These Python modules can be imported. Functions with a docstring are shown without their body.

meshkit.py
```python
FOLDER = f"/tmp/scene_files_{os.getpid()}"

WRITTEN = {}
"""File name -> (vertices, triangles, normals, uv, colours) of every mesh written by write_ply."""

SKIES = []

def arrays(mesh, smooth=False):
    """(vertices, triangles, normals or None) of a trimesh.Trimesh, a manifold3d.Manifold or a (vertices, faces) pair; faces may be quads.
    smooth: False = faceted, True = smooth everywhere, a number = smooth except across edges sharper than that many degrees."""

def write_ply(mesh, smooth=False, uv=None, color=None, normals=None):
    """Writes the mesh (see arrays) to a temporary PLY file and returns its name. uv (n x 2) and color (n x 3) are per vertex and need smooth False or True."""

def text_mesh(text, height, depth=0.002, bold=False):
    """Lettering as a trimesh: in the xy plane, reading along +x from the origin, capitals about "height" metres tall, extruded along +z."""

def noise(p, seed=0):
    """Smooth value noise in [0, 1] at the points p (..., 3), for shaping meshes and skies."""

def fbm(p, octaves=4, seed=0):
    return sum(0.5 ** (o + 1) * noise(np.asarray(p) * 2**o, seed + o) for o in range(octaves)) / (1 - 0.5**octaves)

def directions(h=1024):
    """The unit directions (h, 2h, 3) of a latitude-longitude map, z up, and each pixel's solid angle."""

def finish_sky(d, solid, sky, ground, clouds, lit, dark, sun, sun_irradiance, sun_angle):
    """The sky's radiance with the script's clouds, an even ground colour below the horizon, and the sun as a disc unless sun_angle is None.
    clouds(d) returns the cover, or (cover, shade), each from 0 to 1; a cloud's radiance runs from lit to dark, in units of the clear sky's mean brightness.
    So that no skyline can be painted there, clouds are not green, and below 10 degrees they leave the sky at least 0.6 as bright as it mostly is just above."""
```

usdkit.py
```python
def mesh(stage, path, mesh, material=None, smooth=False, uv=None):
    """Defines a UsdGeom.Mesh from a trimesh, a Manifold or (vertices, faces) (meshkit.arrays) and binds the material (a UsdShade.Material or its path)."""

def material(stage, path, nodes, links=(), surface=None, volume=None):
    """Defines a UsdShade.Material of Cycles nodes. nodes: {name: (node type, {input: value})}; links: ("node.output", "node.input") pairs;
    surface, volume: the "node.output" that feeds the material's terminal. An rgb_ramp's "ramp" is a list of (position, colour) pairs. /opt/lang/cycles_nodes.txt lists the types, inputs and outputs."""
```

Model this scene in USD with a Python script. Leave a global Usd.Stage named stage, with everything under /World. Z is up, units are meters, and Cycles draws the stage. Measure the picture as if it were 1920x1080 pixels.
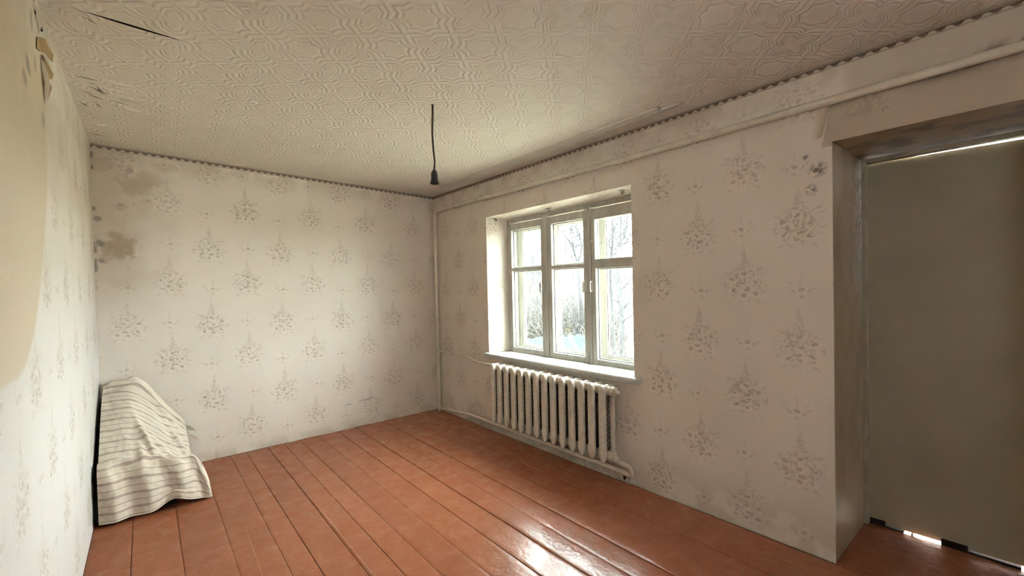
import math, random
import numpy as np
import trimesh
import manifold3d as m3
from shapely.geometry import Polygon, box as sbox
import meshkit, usdkit
from pxr import Usd, UsdGeom, UsdLux, UsdShade, Gf, Sdf, Vt

stage = Usd.Stage.CreateInMemory()
UsdGeom.SetStageUpAxis(stage, "Z")
UsdGeom.SetStageMetersPerUnit(stage, 1.0)
UsdGeom.Xform.Define(stage, "/World")

# ------------------------------------------------------------------ camera, sky, exposure
EXPOSURE = 0.30
SKY = 13.0
SKY_COLOR = (1.0, 0.972, 0.94)
F, YAW, PITCH, ROLL = 822.7153, 0.694876, -0.0185286, -0.0229868
EYE = np.array([-2.623007, -4.557478, 1.434130])
cam = UsdGeom.Camera.Define(stage, "/World/Camera")
cam.CreateHorizontalApertureAttr(36.0)
cam.CreateFocalLengthAttr(36.0 * F / 1920)
cam.CreateVerticalApertureOffsetAttr(36.0 * 11.309 / 1920)
cam.CreateClippingRangeAttr(Gf.Vec2f(0.02, 2000))
cam.CreateExposureAttr(EXPOSURE)
_f = np.array([math.sin(YAW) * math.cos(PITCH), math.cos(YAW) * math.cos(PITCH), math.sin(PITCH)])
_r = np.array([math.cos(YAW), -math.sin(YAW), 0.0])
_u = np.cross(_r, _f)
_r2 = math.cos(ROLL) * _r + math.sin(ROLL) * _u
_u2 = -math.sin(ROLL) * _r + math.cos(ROLL) * _u
cam.AddTransformOp().Set(Gf.Matrix4d(*_r2, 0, *_u2, 0, *(-_f), 0, *EYE, 1))

dome = UsdLux.DomeLight.Define(stage, "/World/Sky")
dome.CreateIntensityAttr(SKY)
dome.CreateColorAttr(Gf.Vec3f(*SKY_COLOR))
# the sun stands behind the house: it lights the yard, not the room
SUN = 290.0
sun = UsdLux.DistantLight.Define(stage, "/World/Sun")
sun.CreateIntensityAttr(SUN)
sun.CreateAngleAttr(3.0)
sun.CreateColorAttr(Gf.Vec3f(1.0, 0.95, 0.87))
_to = np.array([-0.32, -0.60, 0.73]); _to /= np.linalg.norm(_to)          # towards the sun
_sx = np.cross([0, 0, 1.0], _to); _sx /= np.linalg.norm(_sx)
_sy = np.cross(_to, _sx)
sun.AddTransformOp().Set(Gf.Matrix4d(*_sx, 0, *_sy, 0, *_to, 0, 0, 0, 20, 1))

# ------------------------------------------------------------------ helpers
W, YR = 2.9143, -6.2            # room width (x), rear wall (y)
CS = 0.0267                     # the ceiling rises slightly towards the left wall
def ceil_z(x): return 2.5 - CS * x

_used = {}
def path_of(name, parent=None):
    base = str(parent.GetPath()) if parent is not None else "/World"
    key = base + "/" + name
    n = _used.get(key, -1) + 1
    _used[key] = n
    return key if n == 0 else f"{key}_{n:03d}"

def tag(o, label=None, cat=None, group=None, kind=None):
    o = o if isinstance(o, Usd.Prim) else o.GetPrim()
    for k, v in (("label", label), ("category", cat), ("group", group), ("kind", kind)):
        if v:
            o.SetCustomDataByKey(k, v)
    return o

def thing(name, label, cat, loc=(0, 0, 0), group=None, kind=None, rotz=0):
    x = UsdGeom.Xform.Define(stage, path_of(name))
    x.AddTranslateOp().Set(Gf.Vec3d(*map(float, loc)))
    if rotz:
        x.AddRotateZOp().Set(float(rotz))
    return tag(x, label, cat, group, kind)

def obj(name, mesh, mat, parent=None, smooth=False, label=None, prims=None):
    m = usdkit.mesh(stage, path_of(name, parent), mesh, mat, smooth=smooth)
    if prims:
        for k, a in prims.items():
            a = np.asarray(a, np.float32)
            if a.ndim == 2:
                UsdGeom.PrimvarsAPI(m).CreatePrimvar(k, Sdf.ValueTypeNames.Color3fArray, "vertex").Set(Vt.Vec3fArray.FromNumpy(a))
            else:
                UsdGeom.PrimvarsAPI(m).CreatePrimvar(k, Sdf.ValueTypeNames.FloatArray, "vertex").Set(Vt.FloatArray.FromNumpy(a))
    p = m.GetPrim()
    if label:
        p.SetCustomDataByKey("label", label)
    return p

def V(m):
    if hasattr(m, "vertices"):
        return np.asarray(m.vertices, float), np.asarray(m.faces, int)
    if hasattr(m, "to_mesh"):
        k = m.to_mesh()
        return np.asarray(k.vert_properties[:, :3], float), np.asarray(k.tri_verts, int)
    v, f = np.asarray(m[0], float), np.asarray(m[1], int)
    if f.shape[1] == 4:
        f = np.vstack([f[:, [0, 1, 2]], f[:, [0, 2, 3]]])
    return v, f

def cat(*ms):
    vs, fs, n = [], [], 0
    for m in ms:
        v, f = V(m)
        vs.append(v); fs.append(f + n); n += len(v)
    return np.vstack(vs), np.vstack(fs)

def bbox(x0, x1, y0, y1, z0, z1, b=0.0):
    """Box with chamfered edges."""
    x0, x1 = sorted((x0, x1)); y0, y1 = sorted((y0, y1)); z0, z1 = sorted((z0, z1))
    if b <= 0:
        m = trimesh.creation.box([x1 - x0, y1 - y0, z1 - z0])
        m.apply_translation([(x0 + x1) / 2, (y0 + y1) / 2, (z0 + z1) / 2])
        return V(m)
    b = min(b, 0.45 * min(x1 - x0, y1 - y0, z1 - z0))
    pts = []
    for X, sx in ((x0, 1), (x1, -1)):
        for Y, sy in ((y0, 1), (y1, -1)):
            for Z, sz in ((z0, 1), (z1, -1)):
                pts += [(X, Y + sy * b, Z + sz * b), (X + sx * b, Y, Z + sz * b), (X + sx * b, Y + sy * b, Z)]
    return V(trimesh.convex.convex_hull(np.array(pts)))

def hull(pts):
    return V(trimesh.convex.convex_hull(np.asarray(pts, float)))

def tube(pts, radii, sides=10, caps=True):
    p = np.asarray(pts, float)
    n = len(p)
    r = np.broadcast_to(np.asarray(radii, float), (n,))
    t = np.gradient(p, axis=0); t /= np.linalg.norm(t, axis=1, keepdims=True) + 1e-12
    a = np.cross(t[0], [0, 0, 1.0] if abs(t[0][2]) < 0.9 else [1.0, 0, 0]); a /= np.linalg.norm(a)
    ang = np.arange(sides) * 2 * np.pi / sides
    rings = []
    for i in range(n):
        a = a - t[i] * np.dot(a, t[i]); a /= np.linalg.norm(a) + 1e-12
        b = np.cross(t[i], a)
        rings.append(p[i] + r[i] * (np.cos(ang)[:, None] * a + np.sin(ang)[:, None] * b))
    v = np.vstack(rings)
    i, j = np.meshgrid(np.arange(n - 1), np.arange(sides), indexing="ij")
    q = np.stack([i * sides + j, i * sides + (j + 1) % sides, (i + 1) * sides + (j + 1) % sides, (i + 1) * sides + j], -1).reshape(-1, 4)
    f = np.vstack([q[:, [0, 1, 2]], q[:, [0, 2, 3]]])
    if caps:
        v = np.vstack([v, p[0], p[-1]])
        k = np.arange(sides)
        f = np.vstack([f, np.stack([np.full(sides, n * sides), (k + 1) % sides, k], 1),
                       np.stack([np.full(sides, n * sides + 1), (n - 1) * sides + k, (n - 1) * sides + (k + 1) % sides], 1)])
    return v, f

def rounded(pts, rad=0.05, seg=6):
    """Polyline with rounded corners."""
    p = [np.asarray(q, float) for q in pts]
    out = [p[0]]
    for a, b, c in zip(p, p[1:], p[2:]):
        u, w = a - b, c - b
        r = min(rad, 0.45 * np.linalg.norm(u), 0.45 * np.linalg.norm(w))
        s, e = b + u / np.linalg.norm(u) * r, b + w / np.linalg.norm(w) * r
        for k in range(seg + 1):
            t = k / seg
            out.append((1 - t) ** 2 * s + 2 * t * (1 - t) * b + t * t * e)
    out.append(p[-1])
    return np.array(out)

def lathe(profile, sides=24):
    """Profile (r, z) revolved around z."""
    pr = np.asarray(profile, float); n = len(pr)
    ang = np.arange(sides) * 2 * np.pi / sides
    v = np.stack([pr[:, 0, None] * np.cos(ang), pr[:, 0, None] * np.sin(ang), np.broadcast_to(pr[:, 1, None], (n, sides))], -1).reshape(-1, 3)
    i, j = np.meshgrid(np.arange(n - 1), np.arange(sides), indexing="ij")
    q = np.stack([i * sides + j, i * sides + (j + 1) % sides, (i + 1) * sides + (j + 1) % sides, (i + 1) * sides + j], -1).reshape(-1, 4)
    return V((v, q))

def move(m, d):
    v, f = V(m)
    return v + np.asarray(d, float), f

def grid_faces(n, m, flip=False):
    i, j = np.meshgrid(np.arange(n - 1), np.arange(m - 1), indexing="ij")
    q = np.stack([i * m + j, (i + 1) * m + j, (i + 1) * m + j + 1, i * m + j + 1], -1).reshape(-1, 4)
    if flip:
        q = q[:, ::-1]
    return np.vstack([q[:, [0, 1, 2]], q[:, [0, 2, 3]]])

def patch(o, a, b, la, lb, step):
    """Grid patch from o along unit axes a, b with lengths la, lb."""
    n, m = max(2, int(round(la / step)) + 1), max(2, int(round(lb / step)) + 1)
    s, t = np.meshgrid(np.linspace(0, la, n), np.linspace(0, lb, m), indexing="ij")
    v = np.asarray(o, float) + s[..., None] * np.asarray(a, float) + t[..., None] * np.asarray(b, float)
    return v.reshape(-1, 3), grid_faces(n, m)

def sstep(a, b, x):
    t = np.clip((x - a) / (b - a), 0, 1)
    return t * t * (3 - 2 * t)

# ------------------------------------------------------------------ materials
LK = "/World/Looks/"
def simple(name, color, rough=0.5, spec=0.5, var=0.06, scale=6.0, bump=0.0, bscale=60.0, metallic=0.0, color2=None, stretch=(1, 1, 1)):
    c2 = color2 or tuple(max(0, c * (1 - 2.2 * var)) for c in color)
    nodes = {"g": ("texture_coordinate", {}), "mp": ("mapping", {"scale": stretch}),
             "n": ("noise_texture", {"scale": scale, "detail": 5.0, "roughness": 0.6}),
             "r": ("rgb_ramp", {"ramp": [(0.3, c2), (0.62, color)]}),
             "p": ("principled_bsdf", {"roughness": rough, "specular_ior_level": spec, "metallic": metallic})}
    links = [("g.object", "mp.vector"), ("mp.vector", "n.vector"), ("n.fac", "r.fac"), ("r.color", "p.base_color")]
    if bump:
        nodes["bn"] = ("noise_texture", {"scale": bscale, "detail": 4.0})
        nodes["b"] = ("bump", {"strength": 1.0, "distance": bump})
        links += [("mp.vector", "bn.vector"), ("bn.fac", "b.height"), ("b.normal", "p.normal")]
    return usdkit.material(stage, LK + name, nodes, links, surface="p.BSDF")

def paper_material(name, base, dark, stain_shade, day_tint):
    """Wallpaper: attributes print (r = grey print, g = pearl outline, b = brown damp stains and painted recess shade) and mark (r = black mould, g = bare tan layer, b = paper whitened to stand for daylight)."""
    nodes = {
        "at": ("attribute", {"attribute": "print"}), "s": ("separate_color", {"color_type": "rgb"}),
        "at2": ("attribute", {"attribute": "mark"}), "s2": ("separate_color", {"color_type": "rgb"}),
        "geo": ("geometry", {}), "mp": ("mapping", {"scale": (1, 1, 0.12)}),
        "grain": ("noise_texture", {"scale": 260.0, "detail": 3.0, "roughness": 0.7}),
        "big": ("noise_texture", {"scale": 1.6, "detail": 4.0, "roughness": 0.6}),
        "br": ("rgb_ramp", {"ramp": [(0.25, tuple(0.93 * c for c in base)), (0.75, tuple(min(1, 1.04 * c) for c in base))]}),
        "c1": ("mix_color", {"blend_type": "mix", "b": day_tint}),
        "c2": ("mix_color", {"blend_type": "mix", "b": (0.66, 0.55, 0.40)}),
        "c3": ("mix_color", {"blend_type": "multiply", "b": stain_shade}),
        "c4": ("mix_color", {"blend_type": "mix", "b": dark}),
        "c5": ("mix_color", {"blend_type": "mix", "b": tuple(min(1, 1.09 * c) for c in base)}),
        "c6": ("mix_color", {"blend_type": "mix", "b": (0.05, 0.04, 0.03)}),
        "ro": ("math", {"math_type": "multiply_add", "value2": -0.24, "value3": 0.40}),
        "bm": ("math", {"math_type": "multiply_add", "value2": 0.45}),
        "b": ("bump", {"strength": 0.35, "distance": 0.0012}),
        "p": ("principled_bsdf", {"specular_ior_level": 0.5}),
    }
    links = [("at.color", "s.color"), ("at2.color", "s2.color"), ("geo.position", "mp.vector"), ("mp.vector", "grain.vector"), ("geo.position", "big.vector"),
             ("big.fac", "br.fac"), ("br.color", "c1.a"), ("s2.b", "c1.fac"), ("c1.result", "c2.a"), ("s2.g", "c2.fac"), ("c2.result", "c3.a"), ("s.b", "c3.fac"),
             ("c3.result", "c4.a"), ("s.r", "c4.fac"), ("c4.result", "c5.a"), ("s.g", "c5.fac"), ("c5.result", "c6.a"), ("s2.r", "c6.fac"), ("c6.result", "p.base_color"),
             ("s.g", "ro.value1"), ("ro.value", "p.roughness"), ("s.g", "bm.value1"), ("grain.fac", "bm.value3"), ("bm.value", "b.height"), ("b.normal", "p.normal")]
    return usdkit.material(stage, LK + name, nodes, links, surface="p.BSDF")

PAPER = (0.82, 0.745, 0.66)
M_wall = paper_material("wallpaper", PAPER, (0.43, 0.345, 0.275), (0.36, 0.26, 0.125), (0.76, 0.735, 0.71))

def ceiling_material():
    U = np.array([[0.15623761, -0.13296228], [0.16155745, 0.15005693]])
    inv = np.linalg.inv(U.T)                       # (a, b) = inv @ (p - p0)
    p0 = np.array([-1.41008768, -3.18853481]); off = -inv @ p0
    N, L = {}, []
    def math_(n, kind, a=None, b=None, c=None):
        N[n] = ("math", {"math_type": kind})
        for k, x in (("value1", a), ("value2", b), ("value3", c)):
            if isinstance(x, str): L.append((x, f"{n}.{k}"))
            elif x is not None: N[n][1][k] = float(x)
        return f"{n}.value"
    N["geo"] = ("geometry", {})
    c = []
    for k in range(2):
        N[f"d{k}"] = ("vector_math", {"math_type": "dot_product", "vector2": (inv[k][0], inv[k][1], 0)})
        L.append(("geo.position", f"d{k}.vector1"))
        a = math_(f"a{k}", "add", f"d{k}.value", off[k])
        i = math_(f"i{k}", "round", a)
        c.append((i, math_(f"f{k}", "absolute", math_(f"fa{k}", "subtract", a, i))))
    par = math_("par", "floored_modulo", math_("sum", "add", c[0][0], c[1][0]), 2.0)
    par = math_("parr", "round", par)
    s = math_("smax", "maximum", c[0][1], c[1][1]); t = math_("smin", "minimum", c[0][1], c[1][1])
    tri = math_("tri", "multiply", math_("tr0", "maximum", math_("tr1", "subtract", 0.17, t), 0.0), 0.72)
    tri0 = math_("tri0", "multiply", tri, math_("s2", "minimum", math_("s1", "multiply", s, 2.0), 1.0))
    ph0 = math_("ph0", "subtract", math_("ph00", "subtract", s, 0.5), tri0)
    ph1 = math_("ph1", "subtract", math_("ph10", "subtract", 0.5, s), tri)
    N["mixp"] = ("mix_float", {}); L += [(par, "mixp.fac"), (ph0, "mixp.a"), (ph1, "mixp.b")]
    sh = math_("sh", "add", "mixp.result", 0.5)
    prof = [(0, .60), (.24, .60), (.27, .15), (.30, .15), (.325, .95), (.365, .95), (.39, .30), (.45, .30), (.475, 1.0), (.53, 1.0), (.555, .25),
            (.60, .25), (.625, .95), (.655, .95), (.68, .20), (.70, .20), (.73, .68), (1.0, .68)]
    N["ramp"] = ("rgb_ramp", {"ramp": [(x, (h, h, h)) for x, h in prof]}); L.append((sh, "ramp.fac"))
    N["bw"] = ("rgb_to_bw", {}); L.append(("ramp.color", "bw.color"))
    # fine ornament inside the stars and crosses
    N["vo"] = ("noise_texture", {"scale": 70.0, "detail": 2.0}); L.append(("geo.position", "vo.vector"))
    N["m0"] = ("map_range", {"range_type": "smoothstep", "from_min": 0.26, "from_max": 0.22, "to_min": 0.0, "to_max": 0.45, "clamp": True}); L.append((sh, "m0.value"))
    N["m1"] = ("map_range", {"range_type": "smoothstep", "from_min": 0.66, "from_max": 0.70, "to_min": 0.0, "to_max": 0.8, "clamp": True}); L.append((sh, "m1.value"))
    orn = math_("orn", "multiply", math_("om", "add", "m0.result", "m1.result"), "vo.fac")
    hh = math_("hh", "add", "bw.val", orn)
    N["b"] = ("bump", {"strength": 1.0, "distance": 0.0046}); L.append((hh, "b.height"))
    N["bn"] = ("noise_texture", {"scale": 2.0, "detail": 4.0}); L.append(("geo.position", "bn.vector"))
    N["cr"] = ("rgb_ramp", {"ramp": [(0.3, (0.86, 0.80, 0.715)), (0.7, (0.90, 0.845, 0.77))]}); L.append(("bn.fac", "cr.fac"))
    N["p"] = ("principled_bsdf", {"roughness": 0.5, "specular_ior_level": 0.35})
    L += [("cr.color", "p.base_color"), ("b.normal", "p.normal")]
    return usdkit.material(stage, LK + "ceiling_paper", N, L, surface="p.BSDF")
M_ceil = ceiling_material()

def floor_material(name, col, col2):
    nodes = {
        "geo": ("geometry", {}), "mp": ("mapping", {"scale": (1, 0.18, 1)}),
        "n": ("noise_texture", {"scale": 5.0, "detail": 6.0, "roughness": 0.62}),
        "r": ("rgb_ramp", {"ramp": [(0.28, col2), (0.68, col)]}),
        "scr": ("noise_texture", {"scale": 9.0, "detail": 8.0, "roughness": 0.7, "distortion": 0.4}),
        "scm": ("rgb_ramp", {"ramp": [(0.60, (0, 0, 0)), (0.72, (1, 1, 1))]}), "scb": ("rgb_to_bw", {}), "scf": ("math", {"math_type": "multiply", "value2": 0.05}),
        "mx": ("mix_color", {"blend_type": "mix", "b": (0.60, 0.38, 0.29)}),
        "spk": ("voronoi_texture", {"scale": 11.0}), "spm": ("map_range", {"from_min": 0.035, "from_max": 0.02, "to_min": 0.0, "to_max": 0.75, "clamp": True}),
        "mx2": ("mix_color", {"blend_type": "mix", "b": (0.66, 0.46, 0.36)}),
        "rr": ("rgb_ramp", {"ramp": [(0.3, (0.17, 0.17, 0.17)), (0.7, (0.30, 0.30, 0.30))]}), "rb": ("rgb_to_bw", {}),
        "b1": ("noise_texture", {"scale": 26.0, "detail": 4.0, "roughness": 0.55}), "b2": ("voronoi_texture", {"scale": 55.0, "feature": "smooth_f1", "smoothness": 0.6}),
        "bs": ("math", {"math_type": "multiply_add", "value2": 0.3}),
        "b": ("bump", {"strength": 0.42, "distance": 0.004}),
        "p": ("principled_bsdf", {"specular_ior_level": 0.5}),
    }
    links = [("geo.position", "mp.vector"), ("mp.vector", "n.vector"), ("n.fac", "r.fac"), ("geo.position", "scr.vector"), ("scr.fac", "scm.fac"), ("scm.color", "scb.color"),
             ("scb.val", "scf.value1"), ("r.color", "mx.a"), ("scf.value", "mx.fac"), ("geo.position", "spk.vector"), ("spk.distance", "spm.value"), ("mx.result", "mx2.a"), ("spm.result", "mx2.fac"),
             ("mx2.result", "p.base_color"), ("scr.fac", "rr.fac"), ("rr.color", "rb.color"), ("rb.val", "p.roughness"),
             ("geo.position", "b1.vector"), ("geo.position", "b2.vector"), ("b2.distance", "bs.value1"), ("b1.fac", "bs.value3"), ("bs.value", "b.height"), ("b.normal", "p.normal")]
    return usdkit.material(stage, LK + name, nodes, links, surface="p.BSDF")
M_floor = [floor_material("floor_paint", (0.315, 0.111, 0.056), (0.297, 0.103, 0.052)),
           floor_material("floor_paint_b", (0.326, 0.116, 0.059), (0.308, 0.107, 0.054)),
           floor_material("floor_paint_c", (0.304, 0.107, 0.054), (0.287, 0.099, 0.050))]

M_dark = simple("dark_gap", (0.035, 0.025, 0.02), 0.9, 0.1)
M_white = simple("white_paint", (0.74, 0.72, 0.66), 0.35, 0.5, 0.07, 9.0, 0.0012, 90.0)
M_frame = simple("window_paint", (0.64, 0.62, 0.565), 0.38, 0.5, 0.10, 14.0, 0.0015, 70.0, stretch=(1, 1, 0.35))
M_sill = simple("sill_paint", (0.76, 0.76, 0.72), 0.3, 0.5, 0.06, 8.0, 0.001, 60.0)
M_pipe = simple("pipe_paint", (0.82, 0.75, 0.64), 0.35, 0.5, 0.08, 12.0, 0.001, 60.0)
M_rad = simple("radiator_paint", (0.78, 0.71, 0.61), 0.34, 0.5, 0.08, 16.0, 0.0014, 110.0)
M_rail = simple("rail_plastic", (0.88, 0.84, 0.77), 0.35, 0.5, 0.04)
M_steel = simple("worn_steel", (0.38, 0.34, 0.28), 0.45, 0.5, 0.15, 30.0, metallic=0.6)
M_black = simple("black_plastic", (0.012, 0.011, 0.010), 0.42, 0.5, 0.1)
M_cord = simple("dark_cord", (0.055, 0.045, 0.032), 0.6, 0.3, 0.1)
M_plaster = simple("rough_plaster", (0.62, 0.57, 0.49), 0.85, 0.2, 0.17, 14.0, 0.006, 45.0)
M_backing = simple("backing_board", (0.075, 0.055, 0.038), 0.7, 0.3, 0.2, 10.0)
M_lath = simple("lath", (0.21, 0.17, 0.125), 0.7, 0.3, 0.2, 20.0)
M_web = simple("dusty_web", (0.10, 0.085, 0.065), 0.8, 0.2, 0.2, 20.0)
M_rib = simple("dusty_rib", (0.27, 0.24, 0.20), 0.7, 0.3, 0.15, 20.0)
M_door = simple("door_board", (0.46, 0.42, 0.32), 0.6, 0.35, 0.05, 3.0, 0.001, 40.0)
M_tan = simple("bare_paper_back", (0.40, 0.27, 0.14), 0.85, 0.15, 0.2, 12.0, 0.002, 60.0)
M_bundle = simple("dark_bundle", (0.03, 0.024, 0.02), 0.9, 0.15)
M_ext = simple("outer_render", (0.45, 0.43, 0.39), 0.9, 0.1)

def glass_material():
    # only the outward faces of a pane reflect (seen from inside the slab the plain fresnel would turn into total reflection)
    nodes = {"fr": ("fresnel", {"IOR": 1.35}), "geo": ("geometry", {}), "inv": ("math", {"math_type": "subtract", "value1": 1.0}), "mul": ("math", {"math_type": "multiply"}),
             "t": ("transparent_bsdf", {"color": (0.95, 0.985, 0.985)}), "g": ("glossy_bsdf", {"color": (0.9, 0.95, 0.95), "roughness": 0.02}), "m": ("mix_closure", {})}
    return usdkit.material(stage, LK + "window_glass", nodes, [("geo.backfacing", "inv.value2"), ("fr.fac", "mul.value1"), ("inv.value", "mul.value2"), ("mul.value", "m.fac"), ("t.BSDF", "m.closure1"), ("g.BSDF", "m.closure2")], surface="m.closure")
M_glass = glass_material()

def attr_mix(name, attr, ca, cb, rough=0.7, bump=0.0, bscale=200.0, spec=0.3, sheen=0.0):
    nodes = {"a": ("attribute", {"attribute": attr}), "m": ("mix_color", {"blend_type": "mix", "a": ca, "b": cb}), "geo": ("geometry", {}),
             "n": ("noise_texture", {"scale": bscale, "detail": 3.0}), "v": ("noise_texture", {"scale": 7.0, "detail": 3.0}), "hr": ("rgb_ramp", {"ramp": [(0.3, (0.88, 0.88, 0.88)), (0.7, (1, 1, 1))]}),
             "mu": ("mix_color", {"blend_type": "multiply", "fac": 1.0}), "b": ("bump", {"strength": 0.6, "distance": max(bump, 1e-5)}),
             "p": ("principled_bsdf", {"roughness": rough, "specular_ior_level": spec, "sheen_weight": sheen})}
    links = [("a.fac", "m.fac"), ("geo.position", "n.vector"), ("geo.position", "v.vector"), ("v.fac", "hr.fac"), ("m.result", "mu.a"), ("hr.color", "mu.b"), ("mu.result", "p.base_color"),
             ("n.fac", "b.height"), ("b.normal", "p.normal")]
    return usdkit.material(stage, LK + name, nodes, links, surface="p.BSDF")
M_border = attr_mix("paper_border", "ink", (0.64, 0.56, 0.46), (0.075, 0.038, 0.02), 0.55, 0.0004)
M_cloth = attr_mix("striped_cloth", "stripe", (0.80, 0.715, 0.60), (0.36, 0.26, 0.21), 0.9, 0.0018, 420.0, 0.15, 0.15)

# ------------------------------------------------------------------ wallpaper print
LILY = [(.7, -.5, 1.5, .9, 10), (-1., -4., 1.9, .9, -5), (-4.8, -5.9, 1.4, .9, 30), (.4, -6.8, 1.2, 1., -60), (5.3, -4.3, 1.7, .8, -40), (6.1, 1.7, 1.3, 1., 20),
        (.1, 4.5, 1.4, .9, -20), (-5.3, -.2, 1.1, .75, 15)]
BUD = [(-2.8, 5.5, .9, .7, 0, .75), (-7.6, -.5, .7, .6, 0, .7), (9.6, -1.1, 1.1, .7, 30, .6), (5.6, -6.8, 1.2, .6, 10, .7), (-2.4, 2.2, .7, .5, 40, .5), (3.4, 1.8, .7, .5, -30, .5),
       (-7.3, 6.7, 2.5, .7, -22, .42), (-9.2, 4.6, 1.6, .5, -10, .35), (4.1, 5.8, 1.9, .5, 55, .42), (8.3, 4.6, 1.9, .55, 20, .36), (9., -3., 1.4, .4, 50, .42), (-6.5, -10., 2.1, .5, 35, .38),
       (-2., -9.3, 1.1, .5, 10, .45), (6.7, -10., 2.1, .5, -35, .38), (-9.6, -1.8, 1., .5, 10, .45), (-8.6, -4.8, 1.1, .5, 40, .4), (2.8, -10.4, 1., .4, -60, .35),
       (0., 19., .4, .8, 0, .3), (-.4, 16.6, .6, .5, 40, .38), (.5, 15., .6, .5, -40, .38), (-.9, 13.2, .7, .5, 40, .45), (.7, 12.2, .7, .5, -40, .45), (-1.6, 10.4, .9, .5, 35, .5),
       (1.1, 9.8, .9, .5, -35, .5), (-2.2, 8.4, .9, .6, 20, .5), (1.4, 7.6, 1., .6, -20, .5)]
SPRIG_L = [(.8, -1.2, 1.1, .75, 15)]
SPRIG = [(-1.2, -1.9, 1., .5, -25, .6), (3., -1.6, 1., .6, 40, .55), (.9, -3.6, .7, .5, 0, .6), (-2.8, -.6, .9, .4, -20, .42), (-.6, 1.4, .35, 1.2, 12, .38), (-.9, 3.2, .3, .9, 8, .32), (4.6, -.9, .9, .35, 30, .35), (2.2, .9, .8, .4, 50, .35)]

def motif(x, y, lilies, rest):
    dark, ring = np.zeros_like(x), np.zeros_like(x)
    for cx, cy, a, b, deg in lilies:
        c, s = math.cos(math.radians(deg)), math.sin(math.radians(deg))
        u, v = (x - cx) * c + (y - cy) * s, -(x - cx) * s + (y - cy) * c
        r = np.hypot(u / a, v / b)
        dark = np.maximum(dark, 0.85 * sstep(1.12, 0.62, r))
        ring = np.maximum(ring, sstep(1.12, 1.3, r) * sstep(1.95, 1.55, r) * sstep(0.9, -0.3, (y - cy) / max(a, b)))
    for cx, cy, a, b, deg, w in rest:
        c, s = math.cos(math.radians(deg)), math.sin(math.radians(deg))
        u, v = (x - cx) * c + (y - cy) * s, -(x - cx) * s + (y - cy) * c
        dark = np.maximum(dark, w * sstep(1.15, 0.55, np.hypot(u / a, v / b)))
    return dark, ring

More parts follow.
